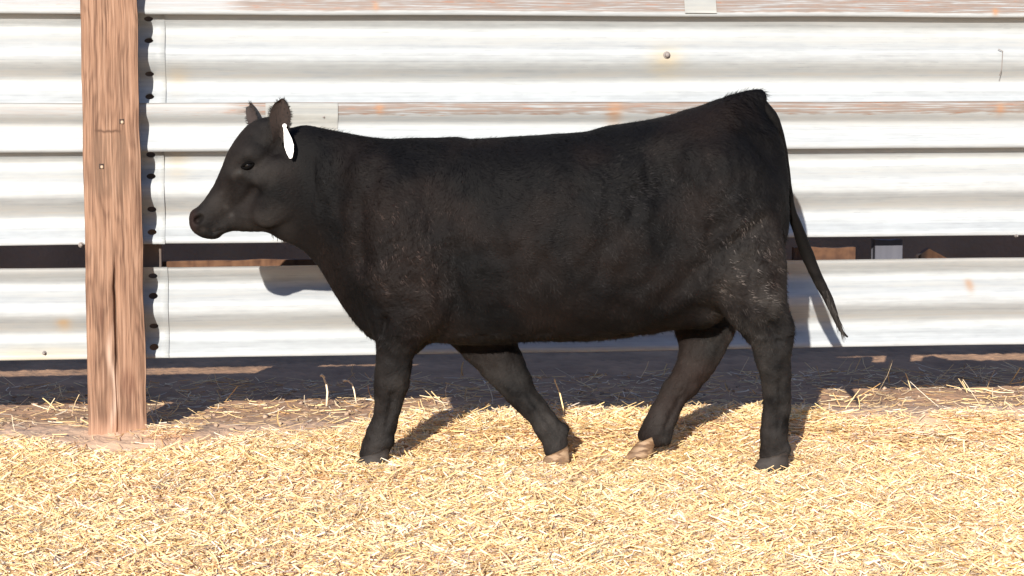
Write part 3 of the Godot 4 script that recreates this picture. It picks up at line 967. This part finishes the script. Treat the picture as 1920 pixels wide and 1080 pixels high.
# ------------------------------------------------------------------ the cow
func make_cow() -> void:
	var cow := Node3D.new()
	add_named(cow, "black_cow", self)
	tag(cow, "black cow walking to the left over the straw in front of the fence", "cow")
	var coat := StandardMaterial3D.new()
	coat.vertex_color_use_as_albedo = true
	coat.albedo_color = Color(0.37 / 16, 0.36 / 16, 0.36 / 16).linear_to_srgb()
	coat.roughness = 0.72
	coat.metallic_specular = 0.22
	coat.normal_enabled = true
	coat.normal_texture = noise_normal(121, 0.035, 5.0)
	coat.normal_scale = 0.6
	coat.uv1_triplanar = true
	coat.uv1_scale = Vector3(3.0, 5.5, 3.0)
	
	var t := Time.get_ticks_msec()
	var b := body_mesh()
	print("body ", Time.get_ticks_msec() - t, " ms, verts ", b[0].size(), " tris ", b[2].size() / 3)
	var tint := fbm(131, 2.6, 3)
	var dust := fbm(133, 7.0, 4)
	var cols := PackedColorArray()
	var verts: PackedVector3Array = b[0]
	var norms: PackedVector3Array = b[1]
	lay_hair(verts, norms, b[2])
	for k in verts.size(): cols.append(coat_colour(verts[k], norms[k], tint, dust))
	var idx: PackedInt32Array = b[2]
	# the tail joins the same mesh
	var tail := [[1428, 196, 0, 12], [1450, 228, -2, 13], [1466, 285, -8, 11], [1475, 345, -16, 9.5], [1483, 392, -26, 9], [1497, 432, -36, 11], [1510, 468, -44, 12.5], [1524, 502, -50, 11.5], [1537, 530, -54, 10.5], [1551, 556, -57, 9.5], [1562, 582, -59, 7.5], [1571, 606, -60, 5], [1579, 622, -61, 3.4], [1592, 634, -62, 1.2]]
	var pts := []
	var rad := []
	for i in tail.size() - 1:
		for s in 4:
			var f := s / 4.0
			var p0: Array = tail[max(i - 1, 0)]; var p1: Array = tail[i]; var p2: Array = tail[i + 1]; var p3: Array = tail[min(i + 2, tail.size() - 1)]
			var q := []
			for c in 4: q.append(cubic_interpolate(p1[c], p2[c], p0[c], p3[c], f))
			pts.append(spot(q[0], q[1], q[2] * 1.5 * PX)); rad.append(q[3] * 0.98 * PX * (1.0 + 0.10 * dust.get_noise_2d(i * 4 + s, 3.0)))
	var sides := 10
	var first := verts.size()
	for i in pts.size():
		var fwd: Vector3 = (pts[min(i + 1, pts.size() - 1)] - pts[max(i - 1, 0)]).normalized()
		var side := fwd.cross(Vector3(0, 0, 1)).normalized()
		var up := side.cross(fwd)
		for k in sides:
			var a := TAU * k / sides
			var nn := side * cos(a) + up * sin(a)
			verts.append(pts[i] + nn * rad[i]); norms.append(nn)
			var g: float = smoothstep(0.85, 0.45, pts[i].y) * (0.6 + dust.get_noise_3d(pts[i].x * 3.0, pts[i].y * 3.0, k * 0.3))
			var cc := Vector3(0.016, 0.014, 0.013).lerp(Vector3(0.10, 0.09, 0.083), clamp(g, 0.0, 1.0))
			cols.append(Color(cc.x, cc.y, cc.z) * 9.0)
	for i in pts.size() - 1:
		for k in sides:
			var p := first + i * sides + k
			var q := first + i * sides + (k + 1) % sides
			idx.append_array(PackedInt32Array([p, q + sides, p + sides, p, q, q + sides]))
	mesh_node(verts, norms, cols, idx, "body", coat, cow)
	# ---- short hair lying over the whole coat, longer at the tailhead, poll, throat and belly
	var hair_m := StandardMaterial3D.new()
	hair_m.vertex_color_use_as_albedo = true
	hair_m.albedo_color = Color(0.12, 0.118, 0.116).linear_to_srgb()
	hair_m.roughness = 0.6
	hair_m.metallic_specular = 0.2
	var hs := begin()
	for k in 3:
		var a := Vector3(0.0006 * (1.0 - k / 3.0), 0.16 * k * k / 9.0, k / 3.0)
		var c := Vector3(0.0006 * (1.0 - (k + 1) / 3.0), 0.16 * (k + 1) * (k + 1) / 9.0, (k + 1) / 3.0)
		a.x = 0.07 * (1.0 - k / 3.2); c.x = 0.07 * (1.0 - (k + 1) / 3.2)
		for v in [Vector3(-a.x, a.y, a.z), a, c, Vector3(-a.x, a.y, a.z), c, Vector3(-c.x, c.y, c.z)]:
			hs.set_color(Color.WHITE); hs.set_normal(Vector3(0, 1, 0.0)); hs.add_vertex(v)
	var hm := MultiMesh.new()
	hm.transform_format = MultiMesh.TRANSFORM_3D
	hm.use_colors = true
	hm.mesh = hs.commit()
	var xf: Array[Transform3D] = []
	var hc := PackedColorArray()
	var flow := fbm(141, 3.0, 3)
	var step_n: int = first
	for k in 90000:
		var i := rng.randi() % step_n
		var p := verts[i]
		var n := norms[i]
		if p.y < 0.05: continue
		var dir := hair_way(p, n, flow).rotated(n, rng.randf_range(-0.3, 0.3))
		if dir.length() < 0.5: continue
		var len := rng.randf_range(0.012, 0.024)
		if p.x < -0.72: len *= 0.5
		if p.y < 0.45: len *= 0.7
		var lift := rng.randf_range(0.10, 0.32)
		if p.x > 0.78 and p.y > 1.24 and n.y > 0.3: len *= 1.3; lift += 0.2
		if p.x < -0.35 and p.x > -0.72 and n.y > 0.8: len *= 1.1; lift += 0.25
		var fw := (dir + n * lift).normalized()
		var rt := n.cross(fw).normalized()
		var up := fw.cross(rt)
		var w := len * rng.randf_range(0.7, 1.1)
		xf.append(Transform3D(Basis(rt * w, up * len, fw * len), p - n * 0.001))
		var patch := hair_patch(p)
		var glint: float = smoothstep(0.05, 0.45, flow.get_noise_3d(p.x * 7.0 + p.y * 3.0, p.y * 5.0, p.z * 5.0 + 20.0))
		var c: Color = cols[i] * rng.randf_range(0.7, 1.5) * (1.0 + 5.0 * patch * glint)  # hairs lightened in the rough patches: painted glints
		hc.append(Color(c.r, c.g, c.b) * 0.25)
	hm.instance_count = xf.size()
	for k in xf.size():
		hm.set_instance_transform(k, xf[k]); hm.set_instance_color(k, hc[k])
	var hn := MultiMeshInstance3D.new()
	hn.multimesh = hm
	hn.material_override = hair_m
	add_named(hn, "coat_hair", cow)
	tag(hn, "", "", "", "stuff")
	tuft(cow, hair_m)
	make_eye_ears(cow, coat)
	make_hooves(cow)

func tuft(cow: Node3D, m: Material) -> void:
	# stray longer hair: tailhead, ear rims, withers, tail switch
	var st := begin()
	var put := func(p: Vector3, d: Vector3, l: float, w: float, c: Color) -> void:
		var s := d.cross(Vector3(0, 0, 1)).normalized() * w
		var mid := p + d * l * 0.55 + Vector3(0, -0.08 * l, rng.randf_range(-0.1, 0.1) * l)
		var tip := p + d * l + Vector3(0, -0.28 * l, 0)
		for v in [p - s, p + s, mid + s * 0.7, p - s, mid + s * 0.7, mid - s * 0.7, mid - s * 0.7, mid + s * 0.7, tip]:
			st.set_color(c * 4.0); st.add_vertex(v)
	for k in 160:                                            # along the croup to the tailhead
		var f := rng.randf()
		var p := spot(lerp(1335.0, 1424.0, f), lerp(206.0, 177.0, f), rng.randf_range(-0.03, 0.03) * (1.2 - f))
		put.call(p, Vector3(0.8 + rng.randf_range(-0.25, 0.3), 0.45 + 0.4 * f + rng.randf_range(-0.2, 0.3), rng.randf_range(-0.3, 0.3)).normalized(), rng.randf_range(0.018, 0.034), 0.0011, Color(0.016, 0.014, 0.014))
	for k in 70:
		var f := rng.randf()
		var p := spot(lerp(610.0, 740.0, f), lerp(250.0, 269.0, f), rng.randf_range(-0.02, 0.02))
		put.call(p, Vector3(0.9, 0.35 + rng.randf_range(-0.1, 0.35), rng.randf_range(-0.3, 0.3)).normalized(), rng.randf_range(0.015, 0.03), 0.001, Color(0.016, 0.014, 0.014))
	for k in 60:                                             # fringe under the throat
		var f := rng.randf()
		var p := spot(lerp(505.0, 575.0, f), lerp(437.0, 462.0, f), rng.randf_range(-0.015, 0.015))
		put.call(p, Vector3(0.25, -1.0, rng.randf_range(-0.2, 0.2)).normalized(), rng.randf_range(0.010, 0.022), 0.001, Color(0.018, 0.015, 0.014))
	for k in 240:                                            # switch
		var f := rng.randf()
		var p := spot(lerp(1505.0, 1576.0, f), lerp(465.0, 612.0, f) - 8.0 * sin(f * PI), -0.160 + rng.randf_range(-0.012, 0.012))
		p.x += rng.randf_range(-0.016, 0.016) * (1.0 - 0.7 * f)
		var g := rng.randf_range(0.01, 0.075)
		put.call(p, Vector3(0.42 + rng.randf_range(-0.22, 0.18), -1.0, rng.randf_range(-0.2, 0.2)).normalized(), rng.randf_range(0.03, 0.07), 0.0013, Color(g, g * 0.88, g * 0.80))
	var o := commit(finish(st, false), "stray_hair", m, cow)
	tag(o, "", "", "", "stuff")

func ear(called: String, cow: Node3D, base: Vector3, tip: Vector3, out: Vector3, width: float, inner: Material, outer: Material) -> void:
	# a cupped leaf: base and tip, its open side towards out
	var axis := tip - base
	var dir := axis.normalized()
	var side := dir.cross(out).normalized()
	var face := side.cross(dir).normalized()
	if face.dot(out) < 0.0: face = -face
	var root := Node3D.new()
	add_named(root, called, cow)
	var grid := func(push: float) -> Array:
		var g := []
		for i in 15:
			var t := i / 14.0
			var w: float = width * (lerp(0.42, 1.0, smoothstep(0.0, 0.62, t)) if t < 0.62 else sqrt(maxf(1.0 - pow((t - 0.62) / 0.40, 2.0), 0.0)))
			var row := []
			for k in 13:
				var s := k / 6.0 - 1.0
				var cup: float = (s * s - 0.55) * width * 0.50 * (1.0 - 0.6 * t)
				row.append(base + axis * (t + 0.02 * (1.0 - s * s)) + side * s * w * 0.5 + face * (cup + push * (1.0 - pow(absf(s), 4.0)) * (1.0 - pow(t, 6.0))))
			g.append(row)
		return g
	var fr: Array = grid.call(0.0)
	var bk: Array = grid.call(-0.011)
	var so := begin()
	var si := begin()
	for i in 14:
		for k in 12:
			quad(si, fr[i][k], fr[i][k + 1], fr[i + 1][k + 1], fr[i + 1][k])
			quad(so, bk[i][k + 1], bk[i][k], bk[i + 1][k], bk[i + 1][k + 1])
	commit(finish(so), "ear_back", outer, root)
	commit(finish(si), "ear_lining", inner, root)
	var st := begin()
	for k in 420:
		var i := rng.randi() % 13 + 1
		var edge := rng.randf() < 0.6
		var c: int = (0 if rng.randf() < 0.5 else 12) if edge else rng.randi() % 13
		if i > 11: c = rng.randi() % 13
		var p: Vector3 = fr[i][c].lerp(fr[i + 1][c], rng.randf())
		var o: Vector3 = (side * (c / 6.0 - 1.0) * (0.8 if edge else 0.2) + dir * rng.randf_range(0.2, 1.0) + face * rng.randf_range(0.0, 0.6)).normalized()
		var l := rng.randf_range(0.008, 0.018)
		var s := o.cross(face).normalized() * 0.0011
		for v in [p - s, p + s, p + o * l]: st.add_vertex(v)
	var hair := commit(finish(st, false), "ear_hair", outer, root)
	tag(hair, "", "", "", "stuff")

func make_eye_ears(cow: Node3D, coat: Material) -> void:
	var wet := StandardMaterial3D.new()
	wet.albedo_color = Color(0.05, 0.035, 0.03); wet.roughness = 0.12
	var lid_m := StandardMaterial3D.new(); lid_m.albedo_color = Color(0.045, 0.041, 0.040); lid_m.roughness = 0.95; lid_m.metallic_specular = 0.1
	for s in [1.0, -1.0]:
		var p := spot(465, 310, 0.081 * s)
		var eye := Node3D.new()
		add_named(eye, "eye", cow)
		var ball := SphereMesh.new()
		ball.radius = 0.0165; ball.height = 0.033; ball.radial_segments = 24; ball.rings = 14
		var bm := MeshInstance3D.new(); bm.mesh = ball; bm.material_override = wet; bm.position = p
		add_named(bm, "eyeball", eye)
		for up in [1.0, -0.8]:
			var st := begin()
			var arc := []
			var rad := []
			for k in 9:
				var a := lerp(-1.0, 1.0, k / 8.0) as float
				arc.append(p + Vector3(a * 0.024, up * (0.0095 - 0.009 * a * a) + a * 0.007, s * (0.0165 - 0.008 * a * a)))
				rad.append(0.0058 * (1.0 - 0.55 * a * a))
			add_tube(st, arc, rad, 8)
			commit(finish(st), "eyelid", lid_m, eye)
	var inner := StandardMaterial3D.new(); inner.albedo_color = Color(0.16, 0.12, 0.105); inner.roughness = 0.85
	var outer := StandardMaterial3D.new(); outer.albedo_color = Color(0.095, 0.086, 0.086); outer.roughness = 0.7
	ear("ear", cow, spot(522, 268, 0.070), spot(530, 188, 0.150), Vector3(-0.12, 0.0, 1.0), 0.080, inner, outer)
	ear("ear", cow, spot(497, 262, -0.070), spot(466, 197, -0.185), Vector3(-0.9, 0.2, 0.35), 0.080, inner, outer)
	# the ear tag hangs from the near ear
	var white := StandardMaterial3D.new(); white.albedo_color = Color(0.93, 0.92, 0.90); white.roughness = 0.45
	var et := Node3D.new()
	add_named(et, "ear_tag", self)
	et.position = spot(534, 236, 0.128)
	tag(et, "white plastic tag hanging from the cow's near ear", "ear tag")
	var st := begin()
	var prof := [[0.0, 0.004], [0.010, 0.006], [0.024, 0.009], [0.050, 0.0155], [0.075, 0.0185], [0.098, 0.014], [0.116, 0.0065], [0.120, 0.004]]
	var ax := Vector3(0.19, -0.98, 0.02).normalized()
	var sd := Vector3(0.90, 0.19, 0.38).normalized()
	var nr := ax.cross(sd).normalized()
	if nr.z < 0.0: nr = -nr
	for i in prof.size() - 1:
		var r := []
		for e in [i, i + 1]:
			for q in [-1.0, 0.0, 1.0]:
				for f in [1.0, -1.0]:
					r.append(ax * prof[e][0] + sd * prof[e][1] * q + nr * (0.0016 * f + 0.004 * q * q - 0.006 * sin(prof[e][0] * 26.0)))
		for f in 2:
			for q in 2:
				quad(st, r[q * 2 + f], r[q * 2 + 2 + f], r[q * 2 + 8 + f], r[q * 2 + 6 + f])
		quad(st, r[0], r[1], r[7], r[6]); quad(st, r[4], r[5], r[11], r[10])
	commit(finish(st, false), "tag_leaf", white, et)
	var grey := StandardMaterial3D.new(); grey.albedo_color = Color(0.80, 0.79, 0.79); grey.roughness = 0.6
	var s3 := begin()
	for i in range(2, 6):
		var r := []
		for e in [i, i + 1]:
			for q in [-0.45, 0.35]: r.append(ax * prof[e][0] + sd * prof[e][1] * q + nr * (0.0042 + 0.004 * q * q - 0.006 * sin(prof[e][0] * 26.0)))
		quad(s3, r[0], r[1], r[3], r[2])
	commit(finish(s3, false), "tag_print", grey, et)
	var s2 := begin()
	add_tube(s2, [Vector3(0, 0, -0.030), Vector3(0, 0, 0.006), Vector3(0, 0, 0.009)], [0.004, 0.0085, 0.007], 12)
	commit(finish(s2), "tag_button", white, et)

func make_hooves(cow: Node3D) -> void:
	var horn := StandardMaterial3D.new(); horn.albedo_color = Color(0.56, 0.47, 0.37); horn.roughness = 0.7
	horn.normal_enabled = true; horn.normal_texture = noise_normal(151, 0.05, 3.0); horn.normal_scale = 0.4
	horn.uv1_triplanar = true; horn.uv1_scale = Vector3(3, 9, 3)
	var soil := NoiseTexture2D.new()
	soil.noise = fbm(171, 0.014, 4); soil.seamless = true; soil.width = 256; soil.height = 256
	var ramp := Gradient.new()
	ramp.offsets = PackedFloat32Array([0.0, 0.42, 0.58, 1.0])
	ramp.colors = PackedColorArray([Color(0.42, 0.36, 0.30), Color(0.66, 0.58, 0.50), Color(0.98, 0.96, 0.94), Color(1, 1, 1)])
	soil.color_ramp = ramp
	horn.albedo_texture = soil
	var dark := StandardMaterial3D.new(); dark.albedo_texture = soil; dark.uv1_triplanar = true; dark.uv1_scale = Vector3(3, 6, 3)
	dark.albedo_color = Color(0.17, 0.15, 0.135); dark.roughness = 0.75
	# [coronet centre u, v, z], [sole centre u, v], half lengths at coronet and sole, half width, material
	for h in [[703, 848, 55, 692, 872, 27, 35, 25, dark, 0.12], [1043, 846, -12, 1040, 876, 24, 30, 24, horn, 0.20], [1451, 852, 70, 1443, 882, 27, 34, 25, dark, 0.05], [1213, 822, -26, 1194, 860, 21, 29, 21, horn, 0.16]]:
		var root := Node3D.new()
		add_named(root, "hoof", cow)
		for s in [1.0, -1.0]:                                # two claws
			var st := begin()
			var rings := []
			for j in 7:
				var t := j / 6.0
				var ring := PackedVector3Array()
				var c := spot(lerp(float(h[0]), float(h[3]), t), lerp(float(h[1]), float(h[4]), t), (h[2] + s * h[7] * 0.52) * PX)
				var l: float = lerp(float(h[5]), float(h[6]), pow(t, 0.8)) * PX * (1.0 if j < 6 else 0.96)
				var w: float = h[7] * 0.52 * PX * (0.93 + 0.10 * t)
				for k in 16:
					var a := TAU * k / 16.0
					var e := Vector3(cos(a) * l, 0, sin(a) * w)
					if cos(a) < 0: e.z *= 1.0 - 0.45 * pow(-cos(a), 2.0)      # pointed toe, at the left
					e.y += cos(a) * 0.012 * (1.0 - t)
					ring.append(c + e.rotated(Vector3.BACK, h[9]))
				rings.append(ring)
			for j in 6:
				for k in 16:
					var n := (k + 1) % 16
					quad(st, rings[j][k], rings[j][n], rings[j + 1][n], rings[j + 1][k])
			for e in [0, 6]:
				var c := Vector3.ZERO
				for v in rings[e]: c += v / 16.0
				for k in 16:
					for v in [c, rings[e][k], rings[e][(k + 1) % 16]]: st.set_uv(Vector2.ZERO); st.add_vertex(v)
			commit(finish(st), "claw", h[8], root)

# ------------------------------------------------------------------ straw bedding
func make_straw() -> void:
	rng.seed = 77
	var m := StandardMaterial3D.new()
	m.vertex_color_use_as_albedo = true
	m.roughness = 0.6
	m.backlight_enabled = true
	m.backlight = Color(0.62, 0.42, 0.18)
	var st := begin()
	for k in 110:
		var a := rng.randf() * TAU
		var tilt := rng.randfn(0.01, 0.055) if k % 22 else rng.randf_range(0.2, 0.55)
		var d := Vector3(cos(a) * cos(tilt), sin(tilt), sin(a) * cos(tilt))
		var l := rng.randf_range(0.02, 0.07) if k < 45 else (rng.randf_range(0.06, 0.15) if k < 98 else rng.randf_range(0.15, 0.24))
		var r := 0.18 * sqrt(rng.randf())
		var b := rng.randf() * TAU
		var p := Vector3(cos(b) * r, rng.randf() * 0.010 + absf(sin(tilt)) * l * 0.3, sin(b) * r)
		stalk(st, p, d, l, rng.randf_range(0.0030, 0.0068), rng.randf_range(-0.8, 0.8), straw_colour())
	st.generate_normals()
	var tuft_mesh := st.commit()
	var mm := MultiMesh.new()
	mm.transform_format = MultiMesh.TRANSFORM_3D
	mm.use_colors = true
	mm.mesh = tuft_mesh
	var xf: Array[Transform3D] = []
	var cols := PackedColorArray()
	for k in 13000:
		var x := rng.randf_range(-3.0, 3.0)
		var z := rng.randf_range(-1.45, 2.3)
		var cover := straw_cover(x, z)
		var w := z + 0.827 + 0.123 * x
		if w < 0.10 and rng.randf() < 0.75: continue
		if rng.randf() > cover + 0.02: continue
		var s := rng.randf_range(0.62, 1.15) * (0.55 + 0.45 * cover)
		var bs := Basis(Vector3.UP, rng.randf() * TAU).rotated(Vector3.RIGHT, rng.randf_range(-0.07, 0.07)).scaled(Vector3(s * (1 if rng.randf() < 0.5 else -1), s, s))
		var y := ground_y(x, z) + cover * (0.004 + 0.012 * clumps.get_noise_2d(x * 0.8 + 9.0, z * 0.8))
		xf.append(Transform3D(bs, Vector3(x, y, z)))
		var g := rng.randf_range(0.82, 1.08)
		cols.append(Color(g, g * rng.randf_range(0.94, 1.02), g * rng.randf_range(0.85, 1.1)))
	mm.instance_count = xf.size()
	for k in xf.size():
		mm.set_instance_transform(k, xf[k]); mm.set_instance_color(k, cols[k])
	var o := MultiMeshInstance3D.new()
	o.multimesh = mm
	o.material_override = m
	add_named(o, "straw_bedding", self)
	tag(o, "thick yellow straw bedding spread over the ground under the cow", "straw", "", "stuff")
	print("straw tufts ", xf.size())
	# loose stalks scattered on the bare dirt and in the shade of the fence
	var s2 := begin()
	for k in 3600:
		var x := rng.randf_range(-2.6, 2.6)
		var w := rng.randf_range(-1.6, 0.9)
		var z := w - 0.827 - 0.123 * x
		if w < 0.1 and w > -0.12 and rng.randf() < 0.5: continue
		if rng.randf() > 0.6 and w > 0.2: continue
		var a := rng.randf() * TAU
		var tilt := rng.randf_range(-0.1, 0.25)
		if rng.randf() < 0.06: tilt = rng.randf_range(0.4, 1.2)
		var l := rng.randf_range(0.03, 0.11)
		var d := Vector3(cos(a) * cos(tilt), sin(tilt), sin(a) * cos(tilt))
		var c := straw_colour()
		if w < 0.0: c = Color(c.r * 0.95, c.g * 0.95, c.b * 0.95)  # stalks behind the fence slightly darkened, painting in its shade
		if k % 9 == 0: l *= 1.9
		stalk(s2, Vector3(x, ground_y(x, z) + 0.004 + maxf(sin(tilt), 0.0) * l * 0.5, z), d, l, rng.randf_range(0.002, 0.0055), rng.randf_range(-0.5, 0.5), c)
	s2.generate_normals()
	var o2 := commit(s2, "scattered_straw", m, self)
	tag(o2, "loose straw stalks scattered over the bare dirt along the fence", "straw", "", "stuff")

# ------------------------------------------------------------------ small things
func make_small_things() -> void:
	# planks lying behind the gap between the two lowest beams
	var wood := StandardMaterial3D.new()
	wood.albedo_texture = wood_texture(191, false)
	wood.albedo_color = Color(0.66, 0.58, 0.50)
	wood.roughness = 0.9
	wood.uv1_triplanar = true; wood.uv1_scale = Vector3(0.6, 4, 4)
	var slate_grey := StandardMaterial3D.new(); slate_grey.albedo_color = Color(0.30, 0.30, 0.33); slate_grey.roughness = 0.8  # even dark bluish grey of the block
	for p in [[305, 1460, 0.683, 0.12, wood, "long brown board behind the gap under the cow's chin", "plank"],
			[1490, 1604, 0.715, 0.075, wood, "short rough board end in the gap right of the cow's tail", "plank"],
			[1640, 1692, 0.74, 0.14, slate_grey, "dark square block in the gap beside the short board", "block"]]:
		var a := wall_point(p[0], 480, -0.06 - p[3])
		var b := wall_point(p[1], 480, -0.06 - p[3])
		var top: float = p[2]
		var st := begin()
		var n := 26
		var dep := 0.05
		var jag := fbm(int(p[0]), 9.0, 3)
		var prof := func(x: float) -> Array:
			var k := jag.get_noise_2d(x, 0.0) * 0.008
			return [Vector3(x, 0.30, a.z), Vector3(x, top + k, a.z + k * 0.3), Vector3(x, top + k * 0.5, a.z - dep), Vector3(x, 0.30, a.z - dep)]
		for i in n:
			var q0: Array = prof.call(lerp(a.x, b.x, float(i) / n))
			var q1: Array = prof.call(lerp(a.x, b.x, float(i + 1) / n))
			for k in 4: quad(st, q0[k], q0[(k + 1) % 4], q1[(k + 1) % 4], q1[k])
		for x in [a.x, b.x]:
			var q: Array = prof.call(x)
			quad(st, q[0], q[1], q[2], q[3])
		var o := commit(finish(st, false), p[6], p[4], self)
		o.transform = fence.transform
		tag(o, p[5], p[6])
	# a wedge of broken board farther right
	var ws := begin()
	var w0 := wall_point(1722, 480, -0.15); var w1 := wall_point(1742, 466, -0.15); var w2 := wall_point(1776, 484, -0.15)
	var tri := [Vector3(w0.x, 0.3, w0.z), Vector3(w0.x, w0.y, w0.z), Vector3(w1.x, w1.y, w1.z), Vector3(w2.x, w2.y, w2.z), Vector3(w2.x, 0.3, w2.z)]
	var bk := Vector3(0, 0, -0.04)
	for k in 5: quad(ws, tri[k], tri[(k + 1) % 5], tri[(k + 1) % 5] + bk, tri[k] + bk)
	for z in [Vector3.ZERO, bk]:
		for k in [1, 2, 3]:
			for v in [tri[0], tri[k], tri[k + 1]]: ws.set_uv(Vector2.ZERO); ws.add_vertex(v + z)
	var wd := commit(finish(ws, false), "broken_board", wood, self)
	wd.transform = fence.transform
	tag(wd, "pointed piece of broken board in the gap at the right", "board")
	# two dry bent weed stalks by the fence
	var dry := StandardMaterial3D.new(); dry.albedo_color = Color(0.90, 0.82, 0.70); dry.roughness = 0.8
	var specs := [["tall dry weed stalk bent at its tip, left of the cow's forelegs", [[612, 748], [614, 735], [612, 722], [607, 709], [603, 703]], 0.0055],
		["short dry weed stalk curling to the left, nearest the cow's foreleg", [[668, 744], [664, 732], [660, 720], [653, 715], [646, 713]], 0.0040]]
	for s in specs:
		var z := floor_spot(s[1][0][0], s[1][0][1], 0.03).z
		var pts := []
		var rad := []
		for q in s[1]:
			pts.append(spot(q[0], q[1], z)); rad.append(s[2] * (1.0 - 0.08 * pts.size()))
		pts[0].y -= 0.03
		var st := begin()
		add_tube(st, pts, rad, 7)
		add_tube(st, [pts[-1] + Vector3(-0.008, -0.004, 0), pts[-1], pts[-2] + Vector3(0.006, 0.002, 0)], [0.002, s[2] * 1.3, 0.002], 6)
		var o := commit(finish(st), "weed_stalk", dry, self)
		tag(o, s[0], "weed", "dry weed stalks by the fence")
	# clods of dirt along the fence
	var clod_m := StandardMaterial3D.new()
	clod_m.vertex_color_use_as_albedo = true; clod_m.roughness = 0.95
	var cs := begin()
	for k in 900:
		var x := rng.randf_range(-2.6, 2.7)
		var w := rng.randf_range(-1.2, 0.75)
		var z := w - 0.827 - 0.123 * x
		if straw_cover(x, z) > 0.5: continue
		var r := 0.003 + 0.014 * pow(rng.randf(), 4.0)
		var c := Vector3(x, ground_y(x, z) + r * 0.25, z)
		var g := rng.randf_range(0.75, 1.1)
		var cc := Color(0.40 * g, 0.28 * g, 0.195 * g)
		var dirs := []
		for i in 5:
			for j in 8:
				var th := PI * i / 4.0; var ph := TAU * j / 8.0
				dirs.append(c + Vector3(sin(th) * cos(ph), cos(th) * 0.75, sin(th) * sin(ph)) * r * (0.8 + 0.9 * clumps.get_noise_3d(i * 0.17 + k, j * 0.13, k * 0.7)))
		for i in 4:
			for j in 8:
				var p := i * 8 + j; var q := i * 8 + (j + 1) % 8
				for v in [dirs[p], dirs[q], dirs[q + 8], dirs[p], dirs[q + 8], dirs[p + 8]]: cs.set_color(cc); cs.add_vertex(v)
	cs.generate_normals()
	var co := commit(cs, "dirt_clods", clod_m, self)
	tag(co, "crumbs and clods of dry dirt on the bare ground by the fence", "dirt", "", "stuff")
	# a scrap of green weed behind the near foreleg
	var leaf_m := StandardMaterial3D.new(); leaf_m.albedo_color = Color(0.42, 0.46, 0.26); leaf_m.roughness = 0.8
	var wp := Node3D.new()
	add_named(wp, "green_weed", self)
	wp.position = floor_spot(678, 800)
	wp.position.y = ground_y(wp.position.x, wp.position.z)
	tag(wp, "small flat green weed on the dirt beside the near foreleg", "weed")
	for k in 9:
		var a := rng.randf() * TAU
		var st := begin()
		var d := Vector3(cos(a), 0, sin(a))
		var s := Vector3(-d.z, 0, d.x) * 0.008
		var l := rng.randf_range(0.035, 0.06)
		var p0 := d * 0.004; var p1 := d * l * 0.5 + Vector3(0, 0.018, 0); var p2 := d * l + Vector3(0, 0.010, 0)
		quad(st, p0 - s * 0.3, p0 + s * 0.3, p1 + s, p1 - s); quad(st, p1 - s, p1 + s, p2 + s * 0.1, p2 - s * 0.1)
		commit(finish(st), "leaf", leaf_m, wp)
